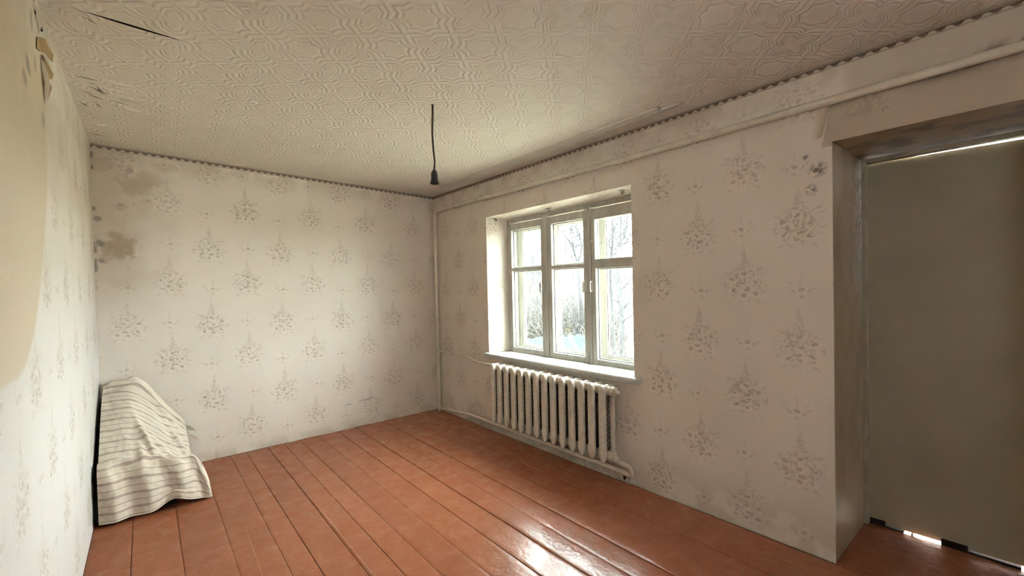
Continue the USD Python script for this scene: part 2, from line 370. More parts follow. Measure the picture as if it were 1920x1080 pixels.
def wallpaper(u, v, u0, du, zA, zB, P=0.643, tilt=0.0, mirror=1):
    k = np.round((u - u0) / du)
    lu = (u - u0 - k * du) * 100 * mirror
    z0 = np.where(np.mod(k, 2) == 0, zA, zB) + tilt * (u - u0)
    m = np.round((v - z0) / P)
    lv = (v - z0 - m * P) * 100
    sgn = np.where(np.mod(k + m, 2) == 0, 1.0, -1.0)
    h = np.mod(np.sin(k * 12.9898 + m * 78.233) * 43758.5453, 1.0)
    w1 = meshkit.noise(np.stack([u * 70, v * 70, 0 * u], -1), 61) - .5
    w2 = meshkit.noise(np.stack([u * 70, v * 70, 0 * u + 9.5], -1), 62) - .5
    lu_, lv_ = lu + 1.5 * w1, lv + 1.5 * w2
    d, r = motif(lu_ * sgn / 1.16, lv_ / 1.10, LILY, BUD)
    m2 = np.floor((v - z0) / P)
    lv2 = (v - z0 - m2 * P - P / 2) * 100
    d2, r2 = motif((lu + .8 * w1) * sgn / 1.6, (lv2 + .8 * w2) / 1.6, SPRIG_L, SPRIG)
    d, r = np.maximum(d, 0.8 * d2), np.maximum(r, 0.7 * r2)
    n = meshkit.noise(np.stack([u * 150, v * 150, 0 * u], -1), 3)
    n2 = meshkit.noise(np.stack([u * 60, v * 75, 0 * u], -1), 5)
    # faint leafy wash behind the flowers
    rr = np.hypot(lu / 11.8, (lv - .5) / 12.0) + .35 * (meshkit.noise(np.stack([u * 50, v * 50, 0 * u], -1), 8) - .5)
    wash = sstep(1.0, .45, rr) * sstep(.42, .72, meshkit.fbm(np.stack([u * 95 + v * 30, v * 80 - u * 25, 0 * u], -1), 2, 15))
    d = d * (0.60 + 0.40 * n) * (0.72 + 0.5 * n2)
    spire = .42 * sstep(1.0, .3, np.hypot(lu / (3.2 - .09 * np.clip(lv, 0, 30)), (lv - 13.5) / 8.5) + .5 * (n2 - .5)) * sstep(.3, .6, n)
    d = np.maximum.reduce([d, .58 * wash, spire])
    return np.clip(d, 0, 1) * (0.85 + 0.3 * h), np.clip(r, 0, 1)

def P3(u, v): return np.stack([u, v, 0 * u], -1)

def right_attrs(p, seed=0):
    x, y, z = p.T
    u = -y + x * 0.9
    u = np.where((x > .012) & (u < 1.6) & (z < 2.09), u + .187, u)
    head = (x > .012) & (z > 2.09) & (y > DY0 + .1)
    d, g = wallpaper(np.where(head, -y, u), np.where(head, z - x, z), 0.25, 0.2695, 2.065, 1.72, 0.6415)
    st = np.zeros_like(u); mould = np.zeros_like(u); bare = np.zeros_like(u); white = np.zeros_like(u)
    n = meshkit.fbm(np.stack([-y * 9, z * 9, x * 9], -1), 4, 7); nf = meshkit.fbm(np.stack([-y * 55, z * 55, x * 55], -1), 3, 9)
    # dirt along the upper pipe and over the door
    pipe = np.exp(-((z - 2.315) / 0.035) ** 2) * sstep(4.1, 4.3, u) * sstep(5.2, 4.55, u) * (x < 0.02)
    mould = np.maximum(mould, 0.95 * pipe * sstep(.36, .52, n))
    for cu, cz, rad, s in ((3.845, 1.985, .05, .8), (3.815, 1.89, .035, .8), (3.79, 2.06, .018, .7), (4.11, 2.20, .02, .6), (4.05, 2.265, .09, .25), (3.99, 2.235, .04, .3)):
        r = np.hypot(u - cu, (z - cz)) / rad
        mould = np.maximum(mould, s * sstep(1.1, .5, r + 1.2 * (nf - .5)) * sstep(.35, .62, nf) * (x < 0.02))
    # over the door the print has worn off
    fade = sstep(3.86, 3.95, u) * (z > 2.08) + sstep(2.30, 2.42, z) * 0.35
    fade = np.clip(fade, 0, 0.9)
    d = d * (1 - fade * (x < 0.02)); g = g * (1 - fade * (x < 0.02))
    st = np.maximum(st, 0.35 * sstep(2.33, 2.5, z) * sstep(.38, .62, n) * (x < 0.02))
    st = np.maximum(st, 0.28 * sstep(0.35, 0.0, z) * sstep(.4, .62, n) * (x < 0.02))
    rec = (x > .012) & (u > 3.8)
    st = np.where(rec, .68 + .14 * sstep(.35, .65, n), st)  # brown dirt, darkened further to stand for shade in the recess
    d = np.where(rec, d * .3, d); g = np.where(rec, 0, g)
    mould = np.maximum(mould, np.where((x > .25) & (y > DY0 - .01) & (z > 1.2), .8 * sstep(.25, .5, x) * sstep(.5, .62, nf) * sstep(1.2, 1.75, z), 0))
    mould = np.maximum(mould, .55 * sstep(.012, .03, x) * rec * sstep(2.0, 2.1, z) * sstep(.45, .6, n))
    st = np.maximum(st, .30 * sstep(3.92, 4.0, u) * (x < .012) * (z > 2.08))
    tear_u = 3.897 - .026 * ((2.298 - z) / .16) ** 1.2 * (z < 2.298)
    st = np.maximum(st, .52 * sstep(-.002, .004, u - np.nan_to_num(tear_u, nan=3.897)) * (x < .012) * (z > 2.09) * sstep(2.312, 2.296, z))
    return np.stack([d, g, st], 1), np.stack([mould, bare, white], 1)

def back_attrs(p):
    x, y, z = p.T
    d, g = wallpaper(x, z, -2.193, 0.2755, 2.452 + 0.0, 2.172, 0.643, -0.035)
    n = meshkit.fbm(P3(x * 7, z * 7), 5, 21); n2 = meshkit.fbm(P3(x * 22, z * 22), 4, 23)
    st, mould = np.zeros_like(x), np.zeros_like(x)
    for cx, cz, rx, rz, s in ((-2.70, 2.29, .17, .22, .62), (-2.78, 1.79, .17, .17, .85), (-2.62, 2.36, .12, .10, .5), (-2.85, 2.44, .16, .10, .6), (-2.80, 1.55, .12, .09, .4), (-2.72, 2.05, .17, .14, .40), (-2.5, 2.47, .14, .05, .35)):
        r = np.hypot((x - cx) / rx, (z - cz) / rz)
        st = np.maximum(st, s * sstep(1.25, .25, r + 1.5 * (n - .5) + .8 * (n2 - .5)))
    st = np.maximum(st, .46 * sstep(-2.30, -2.85, x + .25 * (n - .5)) * sstep(1.15, 1.75, z))
    st = np.maximum(st, .28 * sstep(2.30, 2.52, z) * sstep(.35, .6, n))
    edge = sstep(-2.885, -2.912, x)
    mould = np.maximum(mould, .75 * edge * sstep(.52, .66, n2) * sstep(1.4, 1.6, z))
    for cx, cz, r0, s in ((-2.885, 2.02, .022, .6), (-2.885, 1.83, .03, .6), (-2.88, 1.70, .022, .6), (-2.70, 2.40, .03, .35), (-2.75, 2.12, .03, .25)):
        mould = np.maximum(mould, s * sstep(1.2, .4, np.hypot(x - cx, z - cz) / r0 + 1.4 * (n2 - .5)))
    # thin horizontal crack low on the wall
    zc = .255 + .035 * (x + 1.0) / .35 + .006 * (meshkit.fbm(P3(x * 12, 0 * x), 3, 4) - .5)
    mould = np.maximum(mould, .55 * sstep(.0065, .002, np.abs(z - zc)) * sstep(-1.12, -1.05, x) * sstep(-.72, -.8, x) * sstep(.3, .6, meshkit.noise(P3(x * 30, 0 * x), 2)))
    st = np.maximum(st, .3 * sstep(.12, .0, z) * sstep(.35, .6, n))
    return np.stack([d, g * (1 - np.minimum(1, 1.6 * st)), st], 1), np.stack([mould, 0 * x, 0 * x], 1)

def left_attrs(p):
    x, y, z = p.T
    u = -y
    d, g = wallpaper(u, z, 0.20, 0.2755, 2.45, 2.13, 0.643)
    n = meshkit.fbm(P3(u * 5, z * 5), 4, 31); n2 = meshkit.fbm(P3(u * 20, z * 14), 4, 33)
    # bare tan layer where a piece of paper is missing, reaching down in a rounded tongue
    lim = 1.20 + .52 * np.clip((2.72 - u) / .62, 0, 1.5) ** 2.2
    bare = sstep(-.012, .012, z - lim + .02 * (n - .5)) * sstep(1.96, 2.06, u + .05 * (n - .5) + .10 * sstep(2.0, 2.4, z)) * sstep(2.62, 2.2, z + .15 * (n - .5)) * .9
    bare = np.where(u > 2.72, sstep(-.012, .012, z - 1.20 - .3 * np.maximum(0, u - 3.1)) * .9, bare)
    st = .20 * sstep(1.6, 2.4, z) * sstep(.35, .6, n) + .30 * sstep(.5, .0, u) * sstep(1.2, 1.9, z)
    mould = np.zeros_like(u)
    for cu, cz, ru, rz, s in ((2.18, 2.30, .03, .05, .5), (2.05, 2.13, .04, .03, .5), (2.32, 2.24, .05, .035, .55), (2.38, 2.17, .05, .03, .5), (1.62, 1.5, .02, .05, .2), (2.22, 2.44, .02, .05, .5)):
        mould = np.maximum(mould, s * sstep(1.2, .4, np.hypot((u - cu) / ru, (z - cz) / rz) + 1.6 * (n2 - .5)))
    d = d * (1 - bare) * 0.9
    white = sstep(1.9, 1.0, z) * 0.8  # lower wall whitened in colour to stand for daylight falling on it
    return np.stack([d, g * (1 - bare), st], 1), np.stack([mould, bare, white], 1)

def wobble(p, ax, amp=0.004):
    """Old plaster is never quite flat."""
    q = p.copy()
    o = [k for k in range(3) if k != ax]
    q[:, ax] += amp * (meshkit.fbm(P3(p[:, o[0]] * 1.7, p[:, o[1]] * 1.7), 3, 11 + ax) - .5)
    return q

def wall(name, patches, ax, attrs, slab, mat=M_wall, extra=()):
    vs, fs, ps, ks, n = [], [], [], [], 0
    sub = []
    for pt in patches:
        v, f = pt
        a, b = attrs(v)
        v = wobble(v, ax)
        fs.append(f + n); n += len(v)
        vs.append(v); ps.append(a); ks.append(b)
    for m in slab:
        v, f = V(m)
        vs.append(v); fs.append(f + n); n += len(v)
        ps.append(np.zeros((len(v), 3))); ks.append(np.zeros((len(v), 3)))
    return tag(obj(name, (np.vstack(vs), np.vstack(fs)), mat, None, True if not slab else True, None, {"print": np.vstack(ps), "mark": np.vstack(ks)}), kind="structure")

def flatbox(*a):
    """Box whose faces own their corners, so that smooth normals stay flat."""
    v, f = bbox(*a)
    return v[f].reshape(-1, 3), np.arange(len(f) * 3).reshape(-1, 3)

# ------------------------------------------------------------------ the room
WY0, WY1, WZ0, WZ1 = -1.032, -2.735, 0.775, 2.122      # window opening at the wall face
DY0, DY1, DZ = -3.905, -4.85, 2.11                      # doorway
FX = 0.20                                               # inner sash plane
FY0, FY1, FZ0, FZ1 = -1.105, -2.700, 0.765, 2.098      # opening at the frame
DX = 0.60                                               # depth of the door recess
S = 0.0042
Y, Z, X = (0, 1, 0), (0, 0, 1), (1, 0, 0)
nY = (0, -1, 0)
pts = [patch((0, 0, 0), nY, Z, -WY0, 2.5, S * 1.25), patch((0, WY0, 0), nY, Z, WY0 - WY1, WZ0, S * 1.2), patch((0, WY0, WZ1), nY, Z, WY0 - WY1, 2.5 - WZ1, S * 1.2),
       patch((0, WY1, 0), nY, Z, WY1 - DY0, 2.5, S), patch((0, DY0, DZ), nY, Z, DY0 - DY1, 2.5 - DZ, S * 1.3), patch((0, DY1, 0), nY, Z, DY1 - YR, 2.5, 0.03)]
def quadpatch(a, b, c, d, step):
    """Bilinear patch with corners a, b (from a along s), c, d (a->d along t)."""
    a, b, c, d = (np.asarray(q, float) for q in (a, b, c, d))
    n = max(2, int(np.linalg.norm(b - a) / step) + 1); m = max(2, int(np.linalg.norm(d - a) / step) + 1)
    s, t = np.meshgrid(np.linspace(0, 1, n), np.linspace(0, 1, m), indexing="ij")
    s, t = s[..., None], t[..., None]
    return ((1 - s) * (1 - t) * a + s * (1 - t) * b + s * t * c + (1 - s) * t * d).reshape(-1, 3), grid_faces(n, m)
reveals = [quadpatch((0, WY0, WZ0), (FX + .03, FY0, FZ0), (FX + .03, FY0, FZ1), (0, WY0, WZ1), .006),
           quadpatch((0, WY1, WZ0), (0, WY1, WZ1), (FX + .03, FY1, FZ1), (FX + .03, FY1, FZ0), .012),
           quadpatch((0, WY0, WZ1), (FX + .03, FY0, FZ1), (FX + .03, FY1, FZ1), (0, WY1, WZ1), .008),
           quadpatch((0, DY0, 0), (0, DY0, DZ), (DX + .05, DY0, DZ), (DX + .05, DY0, 0), .02),
           quadpatch((0, DY1, 0), (DX + .05, DY1, 0), (DX + .05, DY1, DZ), (0, DY1, DZ), .02),
           quadpatch((0, DY0, DZ), (0, DY1, DZ), (DX + .05, DY1, DZ), (DX + .05, DY0, DZ), .02)]
# the masonry body behind the paper: outer leaf with window and door openings
OX0, OX1 = 0.40, 0.66
body = [flatbox(.02, .36, 0.25, -1.022, -.3, 2.7), flatbox(.235, .36, -1.0, -1.09, -.3, 2.7), flatbox(.235, .36, -2.71, -2.8, -.3, 2.7), flatbox(.02, .36, -1.08, -2.73, -.3, .70), flatbox(.02, .36, -1.08, -2.73, 2.13, 2.7), flatbox(.26, .36, -1.08, -2.73, .69, .742),
        flatbox(.02, .36, -2.745, DY0 + .02, -.3, 2.7), flatbox(.30, OX1, DY0 + .30, DY0 + .0015, -.3, 2.7), flatbox(.02, OX1, DY0 + .02, DY1 - .02, DZ + .0015, 2.7), flatbox(.02, OX1, DY1 - .0015, YR - .3, -.3, 2.7),
        flatbox(.02, OX1, DY0 + .02, DY1 - .02, -.3, -.032)]
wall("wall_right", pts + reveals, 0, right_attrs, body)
wall("wall_back", [patch((0, 0, 0), (-1, 0, 0), Z, W, 2.62, S * 1.25)], 1, back_attrs, [flatbox(-W - .3, .02, .02, .25, -.3, 2.8)])
wall("wall_left", [patch((-W, 0, 0), nY, Z, 3.6, 2.6, .009), patch((-W, -3.6, 0), nY, Z, 2.6, 2.6, .05)], 0, left_attrs, [flatbox(-W - .3, -W - .02, .25, YR - .3, -.3, 2.8)])
# unseen high window added behind the viewpoint to fill the room with light
RX0, RX1, RZ0, RZ1 = -2.72, -1.98, 1.58, 2.20
zero3 = lambda p: (np.zeros((len(p), 3)), np.zeros((len(p), 3)))
yo = YR - .30
wall("wall_rear", [patch((-W, YR, 0), X, Z, RX0 + W, 2.6, .03), patch((RX1, YR, 0), X, Z, -RX1, 2.6, .03), patch((RX0, YR, 0), X, Z, RX1 - RX0, RZ0, .03), patch((RX0, YR, RZ1), X, Z, RX1 - RX0, 2.6 - RZ1, .03),
                   patch((RX0, YR, RZ0), (0, -1, 0), Z, .3, RZ1 - RZ0, .05), patch((RX1, YR, RZ0), (0, -1, 0), Z, .3, RZ1 - RZ0, .05), patch((RX0, YR, RZ1), X, (0, -1, 0), RX1 - RX0, .3, .05), patch((RX0, YR, RZ0), X, (0, -1, 0), RX1 - RX0, .3, .05)], 1, zero3,
     [flatbox(-W - .3, RX0 - .02, yo, YR - .02, -.3, 2.8), flatbox(RX1 + .02, .3, yo, YR - .02, -.3, 2.8), flatbox(RX0 - .03, RX1 + .03, yo, YR - .02, -.3, RZ0 - .02), flatbox(RX0 - .03, RX1 + .03, yo, YR - .02, RZ1 + .02, 2.8)])

# alcove paper: brown dirt plus shade put into the colour, mould on the reveal

# ceiling with a tear in its paper
def lens(a, b, w, n=14, wob=0.0, seed=1):
    a, b = np.array(a), np.array(b)
    d = b - a; nrm = np.array([-d[1], d[0]]) / np.linalg.norm(d)
    t = np.linspace(0, 1, n)
    rng = np.random.default_rng(seed)
    up = a + t[:, None] * d + (np.sin(np.pi * t) ** 1.2 * w + wob * rng.normal(size=n) * np.sin(np.pi * t))[:, None] * nrm
    dn = a + t[:, None] * d - (np.sin(np.pi * t) ** 1.2 * w * .55)[:, None] * nrm
    return np.vstack([up, dn[::-1][1:-1]])
TEAR = lens((-2.817, -2.108), (-2.441, -2.100), .0105)
outline = Polygon([(-W - .01, .01), (.01, .01), (.01, YR - .01), (-W - .01, YR - .01)], [TEAR])
cv, cf = trimesh.creation.triangulate_polygon(outline, engine="earcut")
cv = np.column_stack([cv, [ceil_z(x) for x in cv[:, 0]]])
nn = np.cross(cv[cf[:, 1]] - cv[cf[:, 0]], cv[cf[:, 2]] - cv[cf[:, 0]])
cf = np.where((nn[:, 2] > 0)[:, None], cf[:, ::-1], cf)
ceiling = tag(obj("ceiling", cat((cv, cf), bbox(-W - .3, .66, .25, YR - .3, 2.64, 2.9)), M_ceil), kind="structure")
obj("tear_backing", bbox(-2.90, -2.3, -2.3, -1.9, 2.60, 2.635), M_dark, ceiling)  # dark sheet added above the tear so it reads as black shade
# loose lower lip of the tear, sagging
tu = TEAR[:14]
lip = []
for k, (x, y) in enumerate(tu):
    s = math.sin(math.pi * k / 13)
    z = ceil_z(x)
    lip += [(x, y, z - .0002), (x, y + .006 * s, z - .004 * s), (x, y + .022 * s, z - .0008)]
obj("torn_paper", (np.array(lip), grid_faces(14, 3)), M_ceil, ceiling, True, "sagging lip of the long dark tear")
# creased, split paper in the corner by the left wall
rng = random.Random(4)
cr = []
for px, py, l, ang in ((-2.72, -1.40, .16, 8), (-2.66, -1.33, .18, -16), (-2.62, -1.22, .14, 5), (-2.70, -1.20, .16, 14), (-2.60, -1.15, .13, -20), (-2.54, -1.10, .16, -12), (-2.72, -1.03, .14, -10), (-2.66, -1.00, .12, 6), (-2.58, -1.26, .12, -24), (-2.74, -1.28, .14, 12), (-2.5, -1.18, .14, -6), (-2.83, -.55, .10, 5), (-2.80, -1.92, .10, -18), (-2.76, -1.88, .08, -20), (-2.1, -1.6, .05, 30)):
    ca, sa = math.cos(math.radians(ang)), math.sin(math.radians(ang))
    n = 7
    vv = []
    for k in range(n):
        t = k / (n - 1); s = math.sin(math.pi * t)
        cx, cy = px + (t - .5) * l * ca, py + (t - .5) * l * sa
        z = ceil_z(cx)
        for o, h in ((-.012, 0), (-.002, .009), (.0005, .010), (.0015, .001)):
            vv.append((cx - o * sa * s, cy + o * ca * s, z - h * s - .0003))
    cr.append((np.array(vv), grid_faces(n, 4)))
spl = []
for (p0, p1, w_) in (((-2.87, -1.36), (-2.787, -1.358), .003), ((-2.829, -1.247), (-2.749, -1.175), .004), ((-2.798, -1.273), (-2.773, -1.178), .004), ((-2.839, -1.1), (-2.779, -1.076), .004), ((-2.889, -.934), (-2.852, -.885), .004),
                     ((-2.825, -1.294), (-2.773, -1.293), .002), ((-2.822, -.989), (-2.795, -.904), .003), ((-2.74, -1.082), (-2.669, -1.062), .002), ((-2.712, -1.143), (-2.674, -1.137), .002), ((-2.787, -2.061), (-2.748, -2.023), .0015), ((-2.884, -.267), (-2.83, -.285), .0025), ((-2.865, -1.149), (-2.813, -1.121), .0025), ((-2.81, -1.22), (-2.76, -1.15), .003)):
    L_ = lens(p0, p1, w_, 8)
    spl.append(hull([(x, y, ceil_z(x) - h) for x, y in L_ for h in (-.002, .0012)]))
obj("split", cat(*spl), M_dark, ceiling, label="short dark splits in the ceiling paper near the left wall")
obj("creased_paper", cat(*cr), M_ceil, ceiling, 40, "creased split paper near the left wall")

# floor: painted boards, one by one
floor = thing("floor", "worn floor of wide red-brown painted boards", "floor", kind="structure")
XS = [-2.914, -2.727, -2.512, -2.297, -2.095, -1.975, -1.803, -1.668, -1.528, -1.350, -1.166, -.990, -.835, -.680, -.492, -.325, -.165, 0.0]
rng = np.random.default_rng(8)
for k, (a, b) in enumerate(zip(XS, XS[1:])):
    g0, g1 = (.0004 + .0011 * rng.random() ** 2), (.0004 + .0011 * rng.random() ** 2)
    ny = 60
    ys = np.linspace(0.0, YR, ny)
    wv0 = .0022 * (meshkit.fbm(np.stack([ys * 1.1, 0 * ys + k, 0 * ys], -1), 3, 3) - .5)
    wv1 = .0022 * (meshkit.fbm(np.stack([ys * 1.1, 0 * ys + k + 1, 0 * ys], -1), 3, 3) - .5)
    h = .0022 * rng.normal() * .6
    hz = h + .0035 * (meshkit.fbm(np.stack([ys * .9, 0 * ys + k * 3.3, 0 * ys], -1), 2, 9) - .5)
    cup = .0012 * rng.normal()
    x0, x1 = a + g0 + wv0, b - g1 + wv1
    prof = []
    for s, dz in ((0, -.03), (0, -.0035), (.02, -.0006), (.15, cup * .5), (.5, cup), (.85, cup * .5), (.98, -.0006), (1, -.0035), (1, -.03)):
        prof.append(np.stack([x0 + (x1 - x0) * s, ys, hz + dz], -1))
    v = np.stack(prof, 1).reshape(-1, 3)
    obj("plank", (v, grid_faces(ny, 9)), M_floor[k % 3], floor, 50)
M_sub = simple("paint_in_gaps", (0.075, 0.028, 0.016), 0.8, 0.2)
obj("gap_filling", bbox(-W - .01, .01, .01, YR - .01, -.029, -.0085), M_sub, floor)
obj("subfloor", cat(bbox(-W - .02, .02, .02, YR - .02, -.16, -.032), bbox(-W - .3, OX1, .25, YR - .3, -.3, -.17)), M_dark, floor)
obj("threshold_board", bbox(0.003, DX - .01, DY0 + .001, DY1, -.03, .004, .004), M_floor[2], floor, 30)

M_scr = simple("worn_paint", (0.46, 0.24, 0.16), 0.5, 0.4)
rng = random.Random(77)
for (x0, y0, x1, y1, w_) in ((-2.197, -1.32, -2.222, -2.30, .0035), (-1.790, -1.0, -1.789, -2.75, .006), (-1.985, -.6, -1.99, -.78, .002), (-1.30, -1.6, -1.33, -1.75, .002), (-1.06, -2.35, -1.04, -2.47, .0025), (-1.52, -1.9, -1.50, -1.93, .004), (-1.20, -1.55, -1.23, -1.56, .006), (-.93, -2.05, -.90, -2.08, .006), (-1.62, -2.35, -1.60, -2.37, .004)):
    n_ = 12; top_ = []
    for i in range(n_):
        t_ = i / (n_ - 1); h_ = w_ * (.35 + .65 * math.sin(math.pi * min(.98, max(.02, t_)))) * rng.uniform(.6, 1.2)
        cx, cy = x0 + (x1 - x0) * t_ + rng.uniform(-1, 1) * .0008, y0 + (y1 - y0) * t_
        top_ += [(cx - h_ / 2, cy, .0025), (cx, cy, .0034), (cx + h_ / 2, cy, .0025)]
    obj("scratch", (np.array(top_), grid_faces(n_, 3)), M_scr, floor, True)

# ------------------------------------------------------------------ paper borders under the ceiling
def border(name, L, to3d, label):
    n, m = int(L / .0030), 20
    s, t = np.meshgrid(np.linspace(0, L, n), np.linspace(0, 1, m), indexing="ij")
    H = .033
    per = .053
    ph = np.mod(s / per, 1.0) - .5
    band = lambda a, b: sstep(a - .02, a + .015, t) * sstep(b + .02, b - .015, t)
    arch = (np.hypot(ph / .30, (t - .30) / .36) < 1) & (t > .28)
    dark = band(.0, .06) * .9 + band(.15, .23) * .95
    thick = band(.30, .74) * (1 - sstep(.05, -.05, np.hypot(ph / .27, (t - .80) / .36) - 1))
    tick = sstep(.34, .42, np.abs(ph)) * band(.5, .9) * .75
    ink = np.clip(np.maximum.reduce([dark, thick, tick, band(.90, .97) * .8]), 0, 1)
    ink = ink * (.8 + .2 * meshkit.noise(P3(s * 200, t * 9), 3))
    v = to3d(s.ravel(), t.ravel() * H)
    return tag(obj(name, (v, grid_faces(n, m)), M_border, None, False, None, {"ink": ink.ravel()}), label, "wallpaper border", kind="structure")
border("trim_1", -YR, lambda s, d: np.stack([np.full_like(s, -.0035), -s, 2.4995 - d], 1), "narrow brown patterned paper border along the window wall under the ceiling")
border("trim_2", W, lambda s, d: np.stack([-s, np.full_like(s, -.0035), ceil_z(-s) - .0005 - d], 1), "narrow brown patterned paper border along the far wall under the ceiling")

# rough unpapered strip of plaster under the radiator
ys = np.linspace(-.62, -2.70, 160)
top = .060 + .012 * (meshkit.fbm(np.stack([ys * 9, 0 * ys, 0 * ys], -1), 3, 2) - .5) - .03 * sstep(-.9, -.62, ys)
rows = []
for k, (o, zz) in enumerate(((0.0, 1.0), (-.010, .97), (-.014, .6), (-.013, .2), (-.016, 0.0))):
    rows.append(np.stack([np.full_like(ys, o) - .004 * (meshkit.noise(np.stack([ys * 22, 0 * ys + k, 0 * ys], -1), 5) - .3), ys, .002 + top * zz], -1))
v = np.stack(rows, 1).reshape(-1, 3)
base = tag(obj("baseboard_right", (v, grid_faces(160, 5, True)), M_plaster, None, 40), "rough grey plaster strip at the foot of the wall below the radiator", "plaster strip", kind="structure")
def wedge(c, s, ang):
    pts2 = [(-.6, .5), (.6, .35), (-.05, -.7)]
    ca, sa = math.cos(ang), math.sin(ang)
    out = []
    for a, b in pts2:
        y, z = a * s, b * s
        for xx in (-.014, -.020):
            out.append((xx, c[0] + y * ca - z * sa, c[1] + y * sa + z * ca))
    return hull(out)
obj("broken_patch", wedge((-2.650, .034), .026, .3), M_backing, base, label="dark triangular broken spot")

# ------------------------------------------------------------------ window
win = thing("window_1", "double three-casement wooden window with white paint", "window", kind="structure")
def frame_rect(x0, x1, ya, yb, za, zb, w, b=.004):
    """Rectangular frame of four rails; w = (left, right, bottom, top) widths; ya > yb."""
    l, r, d, t = w
    return cat(bbox(x0, x1, ya, ya - l, za, zb, b), bbox(x0, x1, yb, yb + r, za, zb, b), bbox(x0 + .0006, x1 - .0006, ya - l + .001, yb + r - .001, za, za + d, b), bbox(x0 + .0006, x1 - .0006, ya - l + .001, yb + r - .001, zb - t, zb, b))
def bead(x, ya, yb, za, zb, w=.010, d=.012):
    return frame_rect(x, x + d, ya, yb, za, zb, (w, w, w, w), .004)
# fixed box frame and mullions
obj("frame", cat(bbox(FX + .012, .385, -1.085, -1.132, .745, 2.125, .004), bbox(FX + .012, .385, -2.672, -2.72, .745, 2.125, .004), bbox(FX + .012, .385, -1.131, -2.673, 2.062, 2.125, .004), bbox(FX + .012, .40, -1.131, -2.673, .735, .764, .004)), M_frame, win, 30)
for ya, yb in ((-1.640, -1.688), (-2.163, -2.196)):
    mu = obj("mullion", cat(bbox(FX - .010, FX + .024, ya, yb, .766, 2.075, .006), bbox(FX + .02, FX + .075, ya - .006, yb + .006, .76, 2.066, .003)), M_frame, win, 30)
sash_y = [(-1.134, -1.642), (-1.690, -2.161), (-2.198, -2.668)]
glass_y = [(-1.178, -1.600), (-1.740, -2.114), (-2.243, -2.622)]
for k in range(3):
    (sa, sb), (ga, gb) = sash_y[k], glass_y[k]
    tz0, tz1 = ((1.580, 1.612), (1.577, 1.609), (1.560, 1.628))[k]
    zt = 1.985 if k < 2 else 1.965
    zb = .822 if k < 2 else .815
    sash = obj("sash", cat(frame_rect(FX, FX + .042, sa, sb, .768, 2.052, (sa - ga, gb - sb, zb - .768, 2.052 - zt)), bbox(FX + .001, FX + .041, ga + .002, gb - .002, tz0, tz1, .004)), M_frame, win, 30,
               ("left inner casement", "middle inner casement", "right inner casement with a small top vent")[k])
    for za, zz in ((zb, tz0), (tz1, zt)):
        if k == 2 and za == tz1:
            # small openable vent in the right casement
            vent = obj("vent_sash", frame_rect(FX - .012, FX + .028, ga + .022, gb - .022, tz1 - .022, zt + .055, (.028, .028, .03, .062)), M_frame, win, 30, "small hinged vent frame at the top of the right casement")
            obj("pane", bbox(FX + .016, FX + .019, ga, gb, za, zz), M_glass, vent)
            obj("vent_latch", cat(bbox(FX - .022, FX - .011, ga + .034, ga + .012, 1.775, 1.79, .003), tube([(FX - .018, ga + .028, 1.783), (FX - .03, ga + .028, 1.783)], .006, 8)), M_white, vent, 30)
        else:
            obj("pane", bbox(FX + .026, FX + .029, ga, gb, za, zz), M_glass, sash)
        obj("glazing_bead", bead(FX + .030, ga, gb, za, zz), M_frame, sash, 30)
    if k < 2:
        hy = sb + .016
        obj("handle", cat(bbox(FX - .005, FX + .001, hy + .013, hy - .010, 1.37, 1.46, .002), bbox(FX - .040, FX - .004, hy + .006, hy - .004, 1.41, 1.42, .002), tube([(FX - .038, hy + .002, 1.37), (FX - .040, hy + .002, 1.40), (FX - .040, hy + .002, 1.46)], [.007, .008, .007], 8)), M_white, sash, 30)
    else:
        hy = sa - .010
        obj("handle", cat(bbox(FX - .006, FX + .001, hy + .010, hy - .008, 1.36, 1.47, .002), tube(rounded([(FX - .003, hy, 1.455), (FX - .030, hy, 1.455), (FX - .030, hy, 1.375), (FX - .003, hy, 1.375)], .012, 4), .006, 8)), M_white, sash, 30)
    side = sa - .004 if k != 1 else sb + .006
    for hz in (.93, 1.90):
        yy = (sa + .002) if k == 0 else (sb - .002 if k == 1 else sb - .002)
        obj("hinge", cat(tube([(FX - .005, yy, hz - .035), (FX - .005, yy, hz + .035)], .0065, 8), move(V(trimesh.creation.icosphere(1, .007)), (FX - .005, yy, hz + .037))), M_frame, sash, 40)
# bolts on the second mullion side
for z0, z1 in ((.775, .875), (1.985, 2.06)):
    b = cat(bbox(FX - .017, FX - .010, -2.150, -2.166, z0, z1, .002), tube([(FX - .020, -2.158, z0 + .008), (FX - .020, -2.158, z1 - .008)], .0045, 8), bbox(FX - .026, FX - .015, -2.151, -2.165, z1 - .022, z1 - .012, .002))
    obj("bolt", b, M_frame, win, 30)
for z0, z1 in ((.775, .835), (2.0, 2.055)):
    obj("bolt", cat(bbox(FX - .014, FX - .009, -1.628, -1.640, z0, z1, .002), tube([(FX - .017, -1.634, z0 + .006), (FX - .017, -1.634, z1 - .006)], .004, 8)), M_frame, win, 30)
